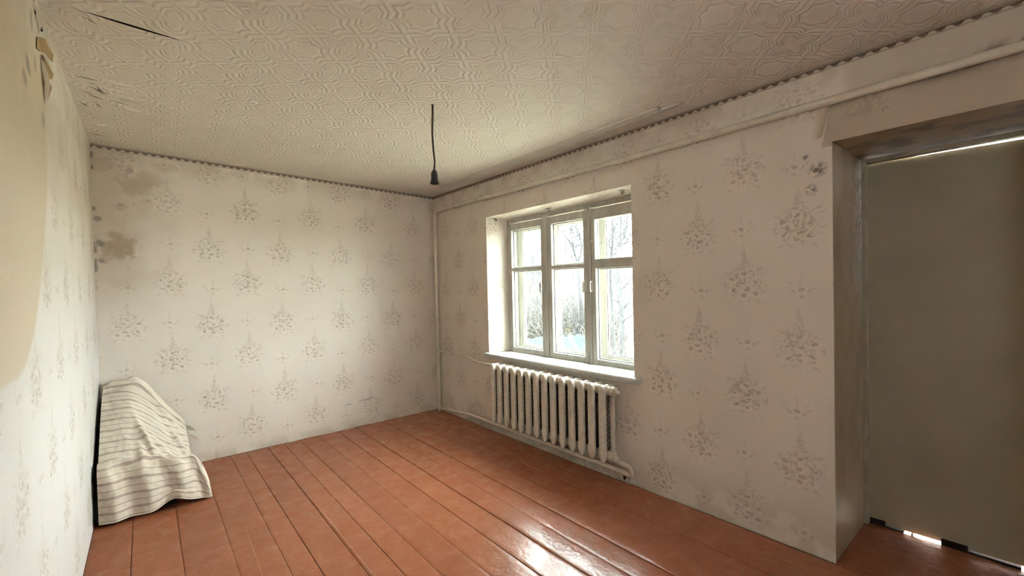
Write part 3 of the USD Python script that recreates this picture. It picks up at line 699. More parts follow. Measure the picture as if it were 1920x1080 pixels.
# outer casements
out_glass = [(-1.205, -1.600), (-1.700, -2.118), (-2.254, -2.612)]
for k in range(3):
    (ga, gb) = out_glass[k]
    sa, sb = (-1.135, -2.670)[0] if k == 0 else (-1.652, -2.176)[k - 1], (-1.650, -2.174, -2.670)[k]
    zt, zb = 1.985, .835
    tz0, tz1 = 1.585, 1.625
    s = obj("outer_sash", cat(frame_rect(.325, .365, sa, sb, .768, 2.06, (sa - ga, gb - sb, zb - .768, 2.06 - zt)), bbox(.326, .364, ga + .002, gb - .002, tz0, tz1, .003)), M_frame, win, 30, ("left outer casement", "middle outer casement", "right outer casement")[k])
    for za, zz in ((zb, tz0), (tz1, zt)):
        obj("pane", bbox(.346, .349, ga, gb, za, zz), M_glass, s)
        obj("glazing_bead", bead(.333, ga, gb, za, zz, .009, .010), M_frame, s, 30)
    if k == 2:
        obj("knob", cat(tube([(.325, sa - .030, 1.80), (.305, sa - .030, 1.80)], .009, 8), bbox(.320, .326, sa - .02, sa - .04, 1.77, 1.83, .002)), M_frame, s, 30)
sill = cat(bbox(-.050, FX + .03, -1.005, -2.795, .742, .772, .007), bbox(-.042, .0, -1.01, -2.79, .730, .744, .004))
# the board is cut back where the reveals stand on it
obj("sill_board", sill, M_sill, win, 30, "wide white painted sill board")
obj("outer_sill", hull([(.38, -1.09, .745), (.38, -2.75, .745), (.74, -1.09, .70), (.74, -2.75, .70), (.38, -1.09, .735), (.38, -2.75, .735), (.74, -1.09, .69), (.74, -2.75, .69)]), M_steel, win)

win2 = thing("window_2", "added unseen fill window, small, white and wooden, high in the wall behind the viewpoint", "window", kind="structure")
def rect_y(y0, y1, xa, xb, za, zb, w):
    return cat(bbox(xa, xa + w, y0, y1, za, zb, .004), bbox(xb - w, xb, y0, y1, za, zb, .004), bbox(xa + w - .001, xb - w + .001, y0 + .0006, y1 - .0006, za, za + w, .004), bbox(xa + w - .001, xb - w + .001, y0 + .0006, y1 - .0006, zb - w, zb, .004))
obj("frame", rect_y(YR - .26, YR - .16, RX0, RX1, RZ0, RZ1, .04), M_frame, win2, 30)
sh2 = obj("sash", rect_y(YR - .235, YR - .19, RX0 + .041, RX1 - .041, RZ0 + .041, RZ1 - .041, .045), M_frame, win2, 30)
obj("pane", bbox(RX0 + .085, RX1 - .085, YR - .215, YR - .212, RZ0 + .085, RZ1 - .085), M_glass, sh2)

# ------------------------------------------------------------------ door in the recess
door = thing("door_1", "drab olive-grey board door set deep in the dark recess", "door", kind="structure")
PY0, PY1 = DY0 - .010, DY1 + .006
panel = hull([(x, y, z) for x in (DX, DX + .022) for y, z in ((PY0, .012), (PY1, .024), (PY1, DZ - .040), (PY0, DZ - .020))])
obj("panel", panel, M_door, door, 20, "flat olive-grey panel")
M_jamb = simple("jamb_paint", (0.50, 0.45, 0.36), 0.5, 0.4, 0.1, 9.0, 0.001, 50.0)
obj("jamb", bbox(DX - .05, DX - .004, DY0 - .001, DY0 - .022, .004, DZ, .003), M_jamb, door, 30, "narrow side batten")
obj("head_batten", bbox(DX - .05, DX - .004, DY0 - .022, DY1, DZ - .026, DZ - .001, .003), M_jamb, door, 30, "narrow top batten")
rng = random.Random(12)
# crumbling filler under the panel, with daylight between the pieces
for k, (a, b, h) in enumerate(((0.0, .09, .032), (.09, .17, .0095), (.20, .21, .012), (.32, .42, .034), (.42, .60, .012), (.64, .95, .022))):
    obj("filler", bbox(DX - .012, DX + .03, DY0 - a, DY0 - b, -.002, h, .002), M_plaster if k in (2,) else M_dark, door)

# ------------------------------------------------------------------ heating pipes and radiator
def pipe(name, pts, r, label, rad=.06, mat=M_pipe):
    return tag(obj(name, tube(rounded(pts, rad, 7), r, 14), mat, None, 50), label, "pipe")
main = thing("heating_pipe", "long cream painted heating pipe under the ceiling that bends down the far corner", "pipe", (-.042, -.10, 0))
def rel(m, o): return move(m, -np.asarray(o, float))
mo = (-.042, -.10, 0)
obj("pipe_run", rel(tube(rounded([(-.042, -.10, .004), (-.042, -.10, 2.318), (-.042, -2.9, 2.297), (-.042, YR + .02, 2.303)], .07, 8), .0205, 16), mo), M_pipe, main, 50)
obj("coupling", rel(tube([(-.042, -.10, .66), (-.042, -.10, .74)], .024, 14), mo), M_pipe, main, 50)
for yy in (-.95,):
    obj("wall_hook", rel(cat(tube([(0.0, yy, 2.345), (-.045, yy, 2.325), (-.066, yy, 2.30)], .004, 6), tube([(0.0, yy, 2.33), (-.004, yy, 2.36)], .004, 6)), mo), M_steel, main, 40)
pipe("supply_pipe", [(-.063, -.10, .715), (-.050, -.70, .700), (-.052, -.86, .672), (-.085, -1.02, .674), (-.100, -1.235, .682)], .0125, "thin cream supply pipe from the corner riser to the top of the radiator", .03)
pipe("return_pipe", [(-.100, -2.655, .170), (-.095, -2.752, .166), (-.070, -2.760, .098), (-.058, -2.62, .098), (-.052, -.75, .098), (-.052, -.14, .045)], .0165, "cream return pipe looping below the radiator and back along the wall foot", .035)

rd = thing("radiator", "cream painted cast iron radiator with fourteen sections under the window", "radiator", (-.10, -1.927, 0))
ro = np.array((-.10, -1.927, 0))
def column(xc, w, d, z0, z1, ridge):
    zs = [z0, z0 + .008, z0 + .022, z0 + .05, z0 + .10, (z0 + z1) / 2, z1 - .10, z1 - .05, z1 - .025, z1 - .010, z1]
    ks = [.25, .55, .82, .97, 1, 1, 1, .97, .86, .62, .28]
    ang = np.linspace(0, 2 * np.pi, 20, endpoint=False)
    rings = []
    for z, k in zip(zs, ks):
        c, s = np.cos(ang), np.sin(ang)
        rx = np.sign(c) * np.abs(c) ** .7 * d / 2; ry = np.sign(s) * np.abs(s) ** .7 * w / 2
        rx = rx + np.where(np.abs(np.abs(c) - 1) < .03, np.sign(c) * ridge, 0)
        rings.append(np.stack([xc + rx * (.45 + .55 * k), ry * k, np.full_like(ang, z)], -1))
    v = np.vstack(rings); n = len(zs)
    i, j = np.meshgrid(np.arange(n - 1), np.arange(20), indexing="ij")
    q = np.stack([i * 20 + j, i * 20 + (j + 1) % 20, (i + 1) * 20 + (j + 1) % 20, (i + 1) * 20 + j], -1).reshape(-1, 4)
    f = np.vstack([q[:, [0, 1, 2]], q[:, [0, 2, 3]]])
    v = np.vstack([v, [(xc, 0, z0 - .003)], [(xc, 0, z1 + .003)]])
    k = np.arange(20)
    f = np.vstack([f, np.stack([np.full(20, n * 20), (k + 1) % 20, k], 1), np.stack([np.full(20, n * 20 + 1), (n - 1) * 20 + k, (n - 1) * 20 + (k + 1) % 20], 1)])
    return v, f
def ball(c, r, sub=2):
    m = trimesh.creation.icosphere(sub, 1.0)
    return np.asarray(m.vertices) * np.asarray(r) + np.asarray(c)
PITCH_ = .0986
section = cat(column(-.052, .058, .040, .157, .706, .004), column(.050, .056, .038, .160, .704, .003),
              hull(np.vstack([ball((-.048, 0, .672), (.020, .021, .034), 1), ball((.048, 0, .672), (.02, .021, .034), 1), ball((0, 0, .690), (.03, .016, .022), 1)])),
              hull(np.vstack([ball((-.048, 0, .198), (.020, .021, .030), 1), ball((.048, 0, .198), (.02, .021, .030), 1)])),
              tube([(0, -PITCH_ / 2, .668), (0, PITCH_ / 2, .668)], .034, 16), tube([(0, -PITCH_ / 2, .200), (0, PITCH_ / 2, .200)], .032, 16),
              tube([(0, -PITCH_ / 2 - .003, .668), (0, -PITCH_ / 2 + .003, .668)], .038, 16), tube([(0, -PITCH_ / 2 - .003, .200), (0, -PITCH_ / 2 + .003, .200)], .036, 16))
web = bbox(-.040, .040, -.004, .004, .215, .655)
ribs = []
for sgn in (-1, 1):
    for k in range(14):
        z0 = .18 + .037 * k
        q = Polygon([(-.045, z0), (.045, z0 + .075), (.045, z0 + .083), (-.045, z0 + .008)]).intersection(sbox(-.04, .222, .04, .65))
        if q.is_empty or q.area < 1e-4:
            continue
        ribs.append(hull([(a, sgn * o, b) for a, b in np.array(q.exterior.coords)[:-1] for o in (.003, .008)]))
ribs = cat(*ribs)
for k in range(14):
    at_ = (0, -1.286 - PITCH_ * k + 1.927, 0)
    sec = obj("section", move(section, at_), M_rad, rd, 42)
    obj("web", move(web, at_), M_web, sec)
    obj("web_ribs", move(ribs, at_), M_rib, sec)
yl = -1.286 - PITCH_ * 13 + 1.927
y0_ = -1.286 + 1.927
obj("end_plug", cat(tube([(0, yl - .045, .668), (0, yl - .075, .668)], .036, 8), tube([(0, yl - .07, .668), (0, yl - .085, .668)], .026, 8), tube([(0, yl - .085, .668), (0, yl - .118, .664)], .012, 10)), M_rad, rd, 35, "hexagonal plug with a short stub at the top right end")
obj("end_plug", cat(tube([(0, yl - .045, .200), (0, yl - .062, .200)], .036, 8), tube([(0, yl - .06, .200), (0, yl - .085, .175)], .024, 10)), M_rad, rd, 35)
obj("end_plug", cat(tube([(0, y0_ + .045, .668), (0, y0_ + .060, .668)], .036, 8), tube([(0, y0_ + .058, .674), (0, y0_ + .075, .680)], .018, 10)), M_rad, rd, 35)
for yy in (.45, -.45):
    obj("wall_bracket", tube(rounded([(.098, yy, .635), (0.0, yy, .63), (-.03, yy, .655)], .02, 4), .008, 8), M_steel, rd, 40)
# ------------------------------------------------------------------ curtain rail on the ceiling
rail = thing("curtain_rail", "double white ceiling curtain rail running along the window wall", "curtain rail", (-.15, -1.85, 2.5))
RY0, RY1 = -.52, -3.18
rz = lambda x: ceil_z(x) - 2.5
ro2 = np.array((-.15, -1.85, 2.5))
def strip(xc, w, y0, y1, h=.016):
    c = ceil_z(xc)
    e = w / 2
    return cat(bbox(xc - e, xc + e, y0, y1, c - .004, c - .0005, .001), bbox(xc - e, xc - e + .005, y0, y1, c - h, c - .003, .001), bbox(xc + e - .005, xc + e, y0, y1, c - h, c - .003, .001),
               bbox(xc - e + .004, xc - e + .012, y0, y1, c - h, c - h + .003, .001), bbox(xc + e - .012, xc + e - .004, y0, y1, c - h, c - h + .003, .001))
obj("track", rel(strip(-.146, .032, RY0, RY1), ro2), M_rail, rail, 30)
obj("track", rel(strip(-.187, .032, RY0 + .01, RY1 + .10), ro2), M_rail, rail, 30)
obj("end_cap", rel(bbox(-.168, -.132, RY1 + .004, RY1 - .026, 2.487, 2.503, .004), ro2), M_rail, rail, 30)
for yy in (-.55, -1.4, -2.3, -3.0):
    obj("screw", rel(tube([(-.165, yy, ceil_z(-.165) - .001), (-.165, yy, ceil_z(-.165) - .014)], .004, 8), ro2), M_steel, rail)

# brackets and nail in the head of the window opening
for (y, x, kind, lab) in ((-1.085, .085, 0, "small cream metal bracket at the left end of the window head"), (-1.802, .111, 1, "bent nail with a flat head in the middle of the window head"), (-2.612, .070, 0, "small pierced metal bracket at the right end of the window head")):
    zc = WZ1 - (WZ1 - FZ1) * x / (FX + .03)
    if kind:
        t = thing("nail", lab, "nail", (x, y, zc))
        obj("shank", tube([(0, 0, .004), (.002, -.012, -.022), (.006, .004, -.034)], .0045, 8), M_steel, t, 40)
        obj("flat_head", bbox(-.007, .007, -.030, .034, -.0075, -.0015, .002), M_steel, t, 30)
    else:
        t = thing("curtain_bracket", lab, "bracket", (x, y, zc))
        obj("plate", bbox(-.018, .018, -.022, .022, -.005, .001, .001), M_rail, t, 30)
        obj("arm", cat(bbox(-.004, .004, -.014, .014, -.030, -.004, .002), bbox(-.014, .004, -.014, -.009, -.030, -.004, .002)), M_steel, t, 30)

# ------------------------------------------------------------------ pendant lamp holder
lx, ly = -1.268, -2.227
lz = ceil_z(lx)
lamp = thing("lamp_holder", "bare black bulb socket hanging on a short dark cord from the ceiling", "lamp holder", (lx, ly, 2.06))
c = lz - 2.06
obj("cord", tube([(0, 0, c + .004), (.001, .001, c - .03), (-.006, .002, .30), (-.002, 0, .20), (.004, -.002, .13), (.001, 0, .095), (0, 0, .075)], [.0065, .0065, .006, .006, .0055, .0055, .005], 10), M_cord, lamp, 60)
obj("socket", lathe([(.0, .090), (.006, .090), (.008, .082), (.014, .076), (.018, .066), (.0195, .050), (.0195, .030), (.021, .028), (.021, .012), (.0, .012)]), M_black, lamp, 40)
obj("collar", lathe([(.018, .016), (.0225, .016), (.0265, .008), (.0275, .002), (.0265, 0.0), (.019, 0.0), (.0165, .014), (.018, .016)]), M_black, lamp, 40)
obj("contact", lathe([(.0, .013), (.012, .013), (.012, .009), (.0, .009)]), M_steel, lamp, 40)

# ------------------------------------------------------------------ loose wallpaper
def flap(name, pts0, curl, label, mat, n=14, width=.05):
    pass
fl = []
for k in range(16):
    t = k / 15
    y = -3.898 + .026 * t ** 1.2
    z = 2.298 - .16 * t
    s = math.sin(math.pi * min(1, .25 + .75 * t)) * .8 + .2
    fl += [(-.001, y + .055, z + .004), (-.004, y + .025, z + .002), (-.014 - .016 * t, y + .003, z), (-.022 - .028 * t, y - .004, z - .001)]
flp = obj("loose_wallpaper", (np.array(fl), grid_faces(16, 4, True)), M_wall, None, True, None, {"print": np.zeros((64, 3)), "mark": np.zeros((64, 3))})
tag(flp, "loose curling wallpaper edge beside the top corner of the door recess", "wallpaper", kind="structure")

tn = thing("torn_wallpaper", "torn strip of wallpaper hanging off the left wall near the ceiling", "wallpaper", kind="structure")
# bare brown patches showing where the paper came away, in low relief on the wall
def blob(poly, d0, d1):
    m = trimesh.creation.extrude_polygon(Polygon(poly), d1 - d0, engine="earcut")
    v, f = V(m)
    return np.stack([-W + d0 + v[:, 2], v[:, 0], v[:, 1]], 1), f
obj("bare_patch", blob([(-2.055, 2.382), (-1.992, 2.399), (-1.885, 2.409), (-1.769, 2.417), (-1.796, 2.387), (-1.922, 2.334), (-1.829, 2.337), (-1.876, 2.298), (-1.996, 2.217), (-2.037, 2.279)], .003, .0055), M_tan, tn, 20)
obj("bare_patch", blob([(-2.145, 2.411), (-1.973, 2.482), (-1.865, 2.492), (-1.744, 2.511), (-1.775, 2.469), (-1.931, 2.439), (-2.093, 2.381), (-2.155, 2.368)], .003, .0055), M_tan, tn, 20)
obj("dark_slit", blob([(-2.181, 2.53), (-2.09, 2.523), (-2.003, 2.495), (-2.089, 2.464), (-2.154, 2.5)], .003, .0055), M_dark, tn, 20)
obj("dark_slit", blob([(-2.055, 2.382), (-2.03, 2.385), (-2.025, 2.28), (-2.0, 2.222), (-2.035, 2.28)], .0055, .0065), M_dark, tn, 20)
def curl(y0, z0, y1, z1, w, out):
    n, m = 18, 6
    v = []
    for i in range(n):
        t = i / (n - 1); s = math.sin(math.pi * t)
        for j in range(m):
            a = j / (m - 1)
            v.append((-W + .002 + out * s * a ** 1.6, y0 + (y1 - y0) * t - w * s * a * (1 - .45 * a), z0 + (z1 - z0) * t))
    return np.array(v), grid_faces(n, m)
for a in ((-2.06, 2.375, -2.0, 2.20, .018, .020), (-2.19, 2.53, -2.08, 2.45, .014, .018)):
    cm = curl(*a)
    q = np.zeros((len(cm[0]), 3))
    obj("paper_flap", cm, M_wall, tn, True, None, {"print": q, "mark": q})

# ------------------------------------------------------------------ striped blanket over a dark bundle
NS, NT = 120, 460
prof = np.array([(-.030, .700), (-.060, .745), (-.12, .752), (-.20, .722), (-.36, .640), (-.52, .525), (-.66, .420), (-.735, .362), (-.755, .350), (-.785, .372), (-.815, .378), (-.840, .350), (-.858, .28), (-.868, .18), (-.875, .09), (-.878, .012)])
seg = np.r_[0, np.cumsum(np.linalg.norm(np.diff(prof, axis=0), axis=1))]
LT = seg[-1]
tt = np.linspace(0, LT, NT)
ss = np.linspace(0, 1.35, NS)
py, pz = np.interp(tt, seg, prof[:, 0]), np.interp(tt, seg, prof[:, 1])
ker = np.ones(13) / 13
py[6:-6], pz[6:-6] = np.convolve(py, ker, "valid"), np.convolve(pz, ker, "valid")
Sg, Tg = np.meshgrid(ss, tt, indexing="ij")
up = sstep(.74, .55, Tg / LT)                          # 1 on the upper slope, 0 on the front fall
sc = np.clip(Sg, 0, 1)
# height falls towards the right over the upper part
hf = 1 - up * .62 * sstep(.22, 1.30, Sg) - (1 - up) * .13 * sstep(.3, 1.0, sc)
Zc = pz[None, :] * hf
Yc = np.broadcast_to(py[None, :], Sg.shape).copy()
Xc = -2.888 + .475 * sc
side = np.clip((Sg - 1) / .35, 0, 1)
Zc = Zc * (1 - side ** 1.4 * .97) + .006
Xc = Xc + (.035 + .05 * (1 - up)) * np.sin(side * np.pi / 2) + .02 * side * (1 - up)
Yc = Yc + np.where(up > .5, 0, .02 * side)
q = np.stack([Sg * 5.2, Tg * 7.0, 0 * Sg], -1)
n1 = meshkit.fbm(q, 4, 41) - .5
q2 = np.stack([Sg * 3.0 + Tg * 9, Tg * 4 - Sg * 5, 0 * Sg], -1)
n2 = np.abs(meshkit.fbm(q2, 3, 47) - .5)
crump = sstep(.35, 1.0, Sg) * up + .35
amp = .034 * crump
Zc = Zc + amp * n1 * (Zc > .03) * sstep(0, .05, Zc) - .04 * n2 * crump * sstep(.03, .12, Zc)
Yc = Yc - .02 * n1 * (1 - up) - .012 * n2 * (1 - up)
# long soft vertical folds on the front fall
Yc = Yc - (1 - up) * .012 * np.sin(Sg * 17 + 1.2 * np.sin(Tg * 9)) * sstep(.60, .85, Tg / LT)
# pinched folds running into the crease
for cs, ct, ls, lt, ang, h in ((.50, .52, .20, .035, .9, .030), (.62, .60, .25, .03, .6, .028), (.78, .56, .22, .03, .35, .026), (.45, .66, .13, .05, 1.4, .024), (.22, .71, .2, .02, .1, .018), (.60, .735, .3, .018, .12, .022), (.9, .42, .25, .035, .8, .03), (.85, .25, .3, .03, .5, .03), (.3, .03, .2, .03, .3, .03), (.55, .06, .3, .03, -.2, .03)):
    du, dt = Sg - cs, (Tg / LT - ct)
    a, b = du * math.cos(ang) + dt * math.sin(ang), -du * math.sin(ang) + dt * math.cos(ang)
    Zc = Zc + h * np.exp(-(a / ls) ** 2 - (b / lt) ** 2) * sstep(.02, .1, Zc)
# crumpled roll along the upper edge
roll = np.exp(-((Tg / LT - .055) / .028) ** 2) * (.022 + .03 * meshkit.noise(np.stack([Sg * 8, 0 * Sg, 0 * Sg], -1), 77)) * sstep(0, .08, Sg)
gut = np.exp(-((Tg / LT - .115) / .022) ** 2) * .016
Zc = Zc + (roll - gut) * sstep(.02, .1, Zc)
# hem lifted from the floor near the right front
hem = sstep(.86, 1.0, Tg / LT)
Zc = Zc + hem * (.050 * np.exp(-((Sg - .80) / .16) ** 2) + .006)
Zc = np.maximum(Zc, .006 + .006 * np.sin(Sg * 9) ** 2)
Yc = np.minimum(Yc, -.012)
# ragged upper edge
edge = sstep(.06, 0, Tg / LT)
Zc = Zc + edge * .035 * (meshkit.noise(np.stack([Sg * 9, 0 * Sg, 0 * Sg], -1), 4) - .4)
cloth_v = np.stack([Xc, Yc, Zc], -1)
vv = cloth_v.reshape(-1, 3)
ff = grid_faces(NS, NT)
_, _, nrm = meshkit.arrays((vv, ff), True)
if nrm[:, 2].mean() < 0:
    ff = ff[:, ::-1]; nrm = -nrm
inner = vv - .004 * nrm
dist = (LT - Tg) + .004 * (n1 * 2)
ph = np.mod(dist - .05, .094)
stripe = np.maximum.reduce([.95 * sstep(.0036, .0022, np.abs(ph - .008)), .95 * sstep(.0036, .0022, np.abs(ph - .0165)), .45 * sstep(.0055, .0035, np.abs(ph - .012)), .8 * sstep(.0034, .002, np.abs(ph - .058))])
fade = .75 + .25 * meshkit.noise(np.stack([Sg * 30, Tg * 30, 0 * Sg], -1), 6)
stripe = (stripe * fade).ravel()
# rim
rim_idx = np.r_[np.arange(NT), np.arange(1, NS) * NT + NT - 1, (NS - 1) * NT + np.arange(NT - 2, -1, -1), np.arange(NS - 2, 0, -1) * NT]
N0 = len(vv)
a, b = rim_idx, np.roll(rim_idx, -1)
rimf = np.vstack([np.stack([a, b, b + N0], 1), np.stack([a, b + N0, a + N0], 1)])
blanket = thing("blanket", "cream blanket with thin brown stripes draped over a bundle in the far left corner", "blanket", (-2.62, -.45, 0))
oo = np.array((-2.62, -.45, 0))
obj("cloth", (np.vstack([vv, inner]) - oo, np.vstack([ff, ff[:, ::-1] + N0, rimf])), M_cloth, blanket, True, None, {"stripe": np.r_[stripe, stripe]})
tips = []
for base_, tip, w_, up_ in (((-2.46, -.075, .34), (-2.335, -.05, .285), .035, .02), ((-2.44, -.11, .27), (-2.315, -.06, .205), .04, .02)):
    b_, t_ = np.array(base_), np.array(tip)
    n_ = 9; v_ = []
    for i in range(n_):
        u_ = i / (n_ - 1)
        c_ = b_ + (t_ - b_) * u_ + np.array([0, 0, up_ * math.sin(math.pi * u_)])
        for j in range(5):
            a_ = (j / 4 - .5) * 2 * (1 - u_ ** 1.5)
            v_.append(c_ + np.array([.012 * a_, -w_ * a_ * .5, w_ * a_ * .9 - .018 * a_ * a_]) - oo)
    v_ = np.array(v_); f_ = grid_faces(n_, 5)
    tips.append((np.vstack([v_, v_ + [0, .004, -.003]]), np.vstack([f_, f_[:, ::-1] + len(v_)])))
for tp in tips:
    obj("corner_tip", tp, M_cloth, blanket, True, None, {"stripe": np.zeros(len(tp[0]))})
# the bundle under it, seen only as darkness at the left edge and below the hem
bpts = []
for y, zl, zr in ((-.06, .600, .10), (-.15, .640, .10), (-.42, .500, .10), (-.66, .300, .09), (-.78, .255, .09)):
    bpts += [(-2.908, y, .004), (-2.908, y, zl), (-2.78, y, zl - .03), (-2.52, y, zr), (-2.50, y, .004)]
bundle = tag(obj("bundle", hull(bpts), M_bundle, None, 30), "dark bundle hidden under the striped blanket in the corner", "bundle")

# ------------------------------------------------------------------ outside
GZ = -0.85
def hv(az, d):                                          # a place outside, by bearing and distance from the viewpoint
    a = math.radians(az)
    return EYE[0] + d * math.cos(a), EYE[1] + d * math.sin(a)
M_ground = simple("dry_grass", (0.42, 0.42, 0.33), 0.9, 0.1, 0.25, 1.2, color2=(0.32, 0.30, 0.23))
M_bark = simple("grey_bark", (0.040, 0.040, 0.042), 0.9, 0.1, 0.15, 8.0)
M_twig = simple("twig_bark", (0.042, 0.042, 0.043), 0.9, 0.1, 0.15, 8.0)
M_twig2 = simple("pale_twigs", (0.07, 0.066, 0.06), 0.9, 0.1, 0.15, 8.0)
M_leaf = simple("autumn_leaf", (0.09, 0.07, 0.035), 0.8, 0.2, 0.2, 3.0)
M_teal = simple("teal_fence_paint", (0.028, 0.055, 0.053), 0.6, 0.3, 0.15, 4.0)
M_hwall = simple("pale_house_wall", (0.035, 0.04, 0.043), 0.9, 0.1, 0.1, 0.8)
M_roof = simple("pale_blue_roof", (0.022, 0.030, 0.033), 0.7, 0.2, 0.1, 0.8)

gx, gy = np.meshgrid(np.linspace(.70, 130, 90), np.linspace(-70, 130, 90), indexing="ij")
gz = GZ + .25 * (meshkit.fbm(np.stack([gx * .2, gy * .2, 0 * gx], -1), 3, 5) - .5) - .02 * sstep(0, 3, 3 - gx)
tag(obj("ground", (np.stack([gx, gy, gz], -1).reshape(-1, 3), grid_faces(90, 90)), M_ground, None, True), "rough grassy ground outside the window", "ground", kind="structure")

def branches(rng, start, d, length, r, depth, out, spread=.55, up=.15, segs=5, kids=(2, 4)):
    p, q, d = [np.array(start, float)], [r], np.array(d, float)
    for k in range(segs):
        d = d + rng.normal(size=3) * .13 + np.array([0, 0, up * .12]); d /= np.linalg.norm(d)
        p.append(p[-1] + d * length / segs); q.append(r * (1 - .55 * (k + 1) / segs))
    out.append((np.array(p), np.array(q), depth))
    if depth <= 0:
        return
    for _ in range(rng.integers(*kids) + 1):
        t = rng.uniform(.3, 1.0); k = min(segs - 1, int(t * segs))
        a = rng.normal(size=3); a -= d * np.dot(a, d); a /= np.linalg.norm(a)
        nd = d * math.cos(spread * rng.uniform(.6, 1.3)) + a * math.sin(spread * rng.uniform(.6, 1.3)); nd[2] += up; nd /= np.linalg.norm(nd)
        branches(rng, p[k + 1], nd, length * rng.uniform(.5, .78), q[k + 1] * .72, depth - 1, out, spread, up, segs, kids)

def tree(name, label, az, d, h, r, seed, depth=4, lean=(0, 0, 1), forks=(), group=None, catg="tree"):
    rg = np.random.default_rng(seed)
    x, y = hv(az, d)
    t = thing(name, label, catg, (x, y, GZ - .1), group)
    out = []
    branches(rg, (0, 0, 0), lean, h * .45, r, depth, out, .5, .22, 6, (3, 5))
    trunk = [tube(p, q, 9) for p, q, k in out if k == depth]
    limbs = [tube(p, np.maximum(q, .006), 6) for p, q, k in out if depth - 2 <= k < depth]
    twigs = [tube(p[:4] if False else p, np.maximum(q, .0045), 4, False) for p, q, k in out if k < depth - 2]
    obj("trunk", cat(*trunk), M_bark, t, True)
    for lb in limbs:
        obj("limb", lb, M_bark, t, True)
    if twigs:
        tag(obj("twigs", cat(*twigs), M_twig, t, True), kind="stuff")

def at(px, py, depth):
    d = _f + (px - 960) / F * _r2 - (py - 540 - 11.309) / F * _u2
    return EYE + d * depth
def grown_tree(name, label, stems, depth, seed, twig_n=13):
    """A tree whose main stems are given as (px, py, radius) lists measured in the photograph and set at a distance; side twigs are grown in all directions."""
    rg = np.random.default_rng(seed)
    base = at(stems[0][0][0], stems[0][0][1], depth); o = np.array([base[0], base[1], GZ])
    t = thing(name, label, "tree", o)
    tr, lm, tw = [], [], []
    for k, st in enumerate(stems):
        dd = depth + (0 if k == 0 else rg.uniform(-.35, .35))
        P = [at(a, b, depth + (dd - depth) * min(1, i * .5)) for i, (a, b, r) in enumerate(st)]
        R = [r * .75 for a, b, r in st]
        if k == 0:
            P = [np.array([P[0][0], P[0][1], GZ - .1])] + P; R = [R[0] * 1.3] + R
        P = np.array(P) - o
        u = np.linspace(0, 1, len(P)); uu = np.linspace(0, 1, 14)
        Q = np.stack([np.interp(uu, u, P[:, c]) for c in range(3)], 1); RR = np.interp(uu, u, R)
        Q[1:-1] = (Q[:-2] + 2 * Q[1:-1] + Q[2:]) / 4
        Q[1:-1] += rg.normal(size=(12, 3)) * .008
        (tr if k == 0 else lm).append(tube(Q, RR, 8))
        for _ in range(twig_n // 4 if k == 0 else twig_n):
            i = rg.integers(3, 13); a = rg.normal(size=3); a[2] = abs(a[2]) * .8 + .25; a /= np.linalg.norm(a)
            out = []
            branches(rg, Q[i], a, rg.uniform(.35, .9), max(.006, RR[i] * .3), 1, out, .6, .2, 5, (2, 4))
            tw += [tube(p, np.maximum(q, .005), 4, False) for p, q, kk in out]
    obj("trunk", cat(*tr), M_bark, t, True)
    for lb in lm:
        obj("limb", lb, M_bark, t, True)
    tag(obj("twigs", cat(*tw), M_twig, t, True), kind="stuff")
grown_tree("bare_tree", "bare grey tree with a forked trunk nearest the right casement", [
    [(1167, 640, .085), (1166, 600, .08), (1163, 558, .072), (1156, 505, .064), (1160, 478, .055), (1162, 463, .05)],
    [(1162, 463, .042), (1164.5, 434, .03), (1164, 405, .022), (1163, 370, .014), (1164, 340, .008)],
    [(1162, 463, .040), (1169, 447, .032), (1175, 430, .026), (1177, 405, .02), (1180, 370, .014), (1181, 340, .008)],
    [(1161, 463, .030), (1153, 443, .024), (1150, 430, .02), (1147, 405, .016), (1142, 370, .009)],
    [(1164, 462, .020), (1173, 456, .017), (1183, 451, .012)],
    [(1166, 610, .045), (1154, 593, .036), (1135, 580, .022), (1120, 572, .012)],
    [(1166, 590, .03), (1180, 560, .022), (1192, 530, .015)]], 9.0, 3)
grown_tree("bare_tree", "slender bare tree left of the forked trunk beyond the right casement", [
    [(1151, 640, .05), (1149, 574, .046), (1143, 549, .043), (1146, 508, .04), (1147, 480, .036), (1147, 468, .034), (1149, 440, .028), (1149, 411, .022), (1150, 380, .014), (1152, 350, .008)],
    [(1147, 468, .022), (1139, 452, .016), (1130, 440, .01)], [(1147, 476, .02), (1136, 470, .016), (1122, 466, .01)], [(1148, 478, .02), (1158, 473, .016), (1166, 468, .01)], [(1143, 549, .025), (1132, 525, .018), (1126, 500, .01)]], 9.6, 9)
grown_tree("bare_tree", "bare branching tree beyond the middle casement", [
    [(1092, 640, .06), (1090, 560, .055), (1086, 505, .05), (1083, 490, .045), (1075, 468, .036), (1068, 450, .026), (1056, 438, .014), (1046, 428, .008)],
    [(1084, 492, .035), (1092, 465, .03), (1088, 445, .022), (1080, 425, .015), (1076, 408, .008)], [(1076, 470, .025), (1074, 450, .018), (1071, 430, .01), (1070, 410, .006)], [(1083, 490, .025), (1066, 478, .02), (1058, 468, .014), (1048, 462, .008)],
    [(1086, 505, .03), (1070, 500, .022), (1052, 485, .015), (1042, 470, .008)], [(1090, 470, .02), (1098, 450, .015), (1104, 430, .01)]], 12.0, 14, 30)
tree("bare_tree", "thin bare sapling behind the left casement", 47.3, 17.0, 5.0, .05, 22, 4)
tree("bare_tree", "distant bare tree between the middle and right casements", 40.6, 22.0, 8.5, .11, 37, 5)

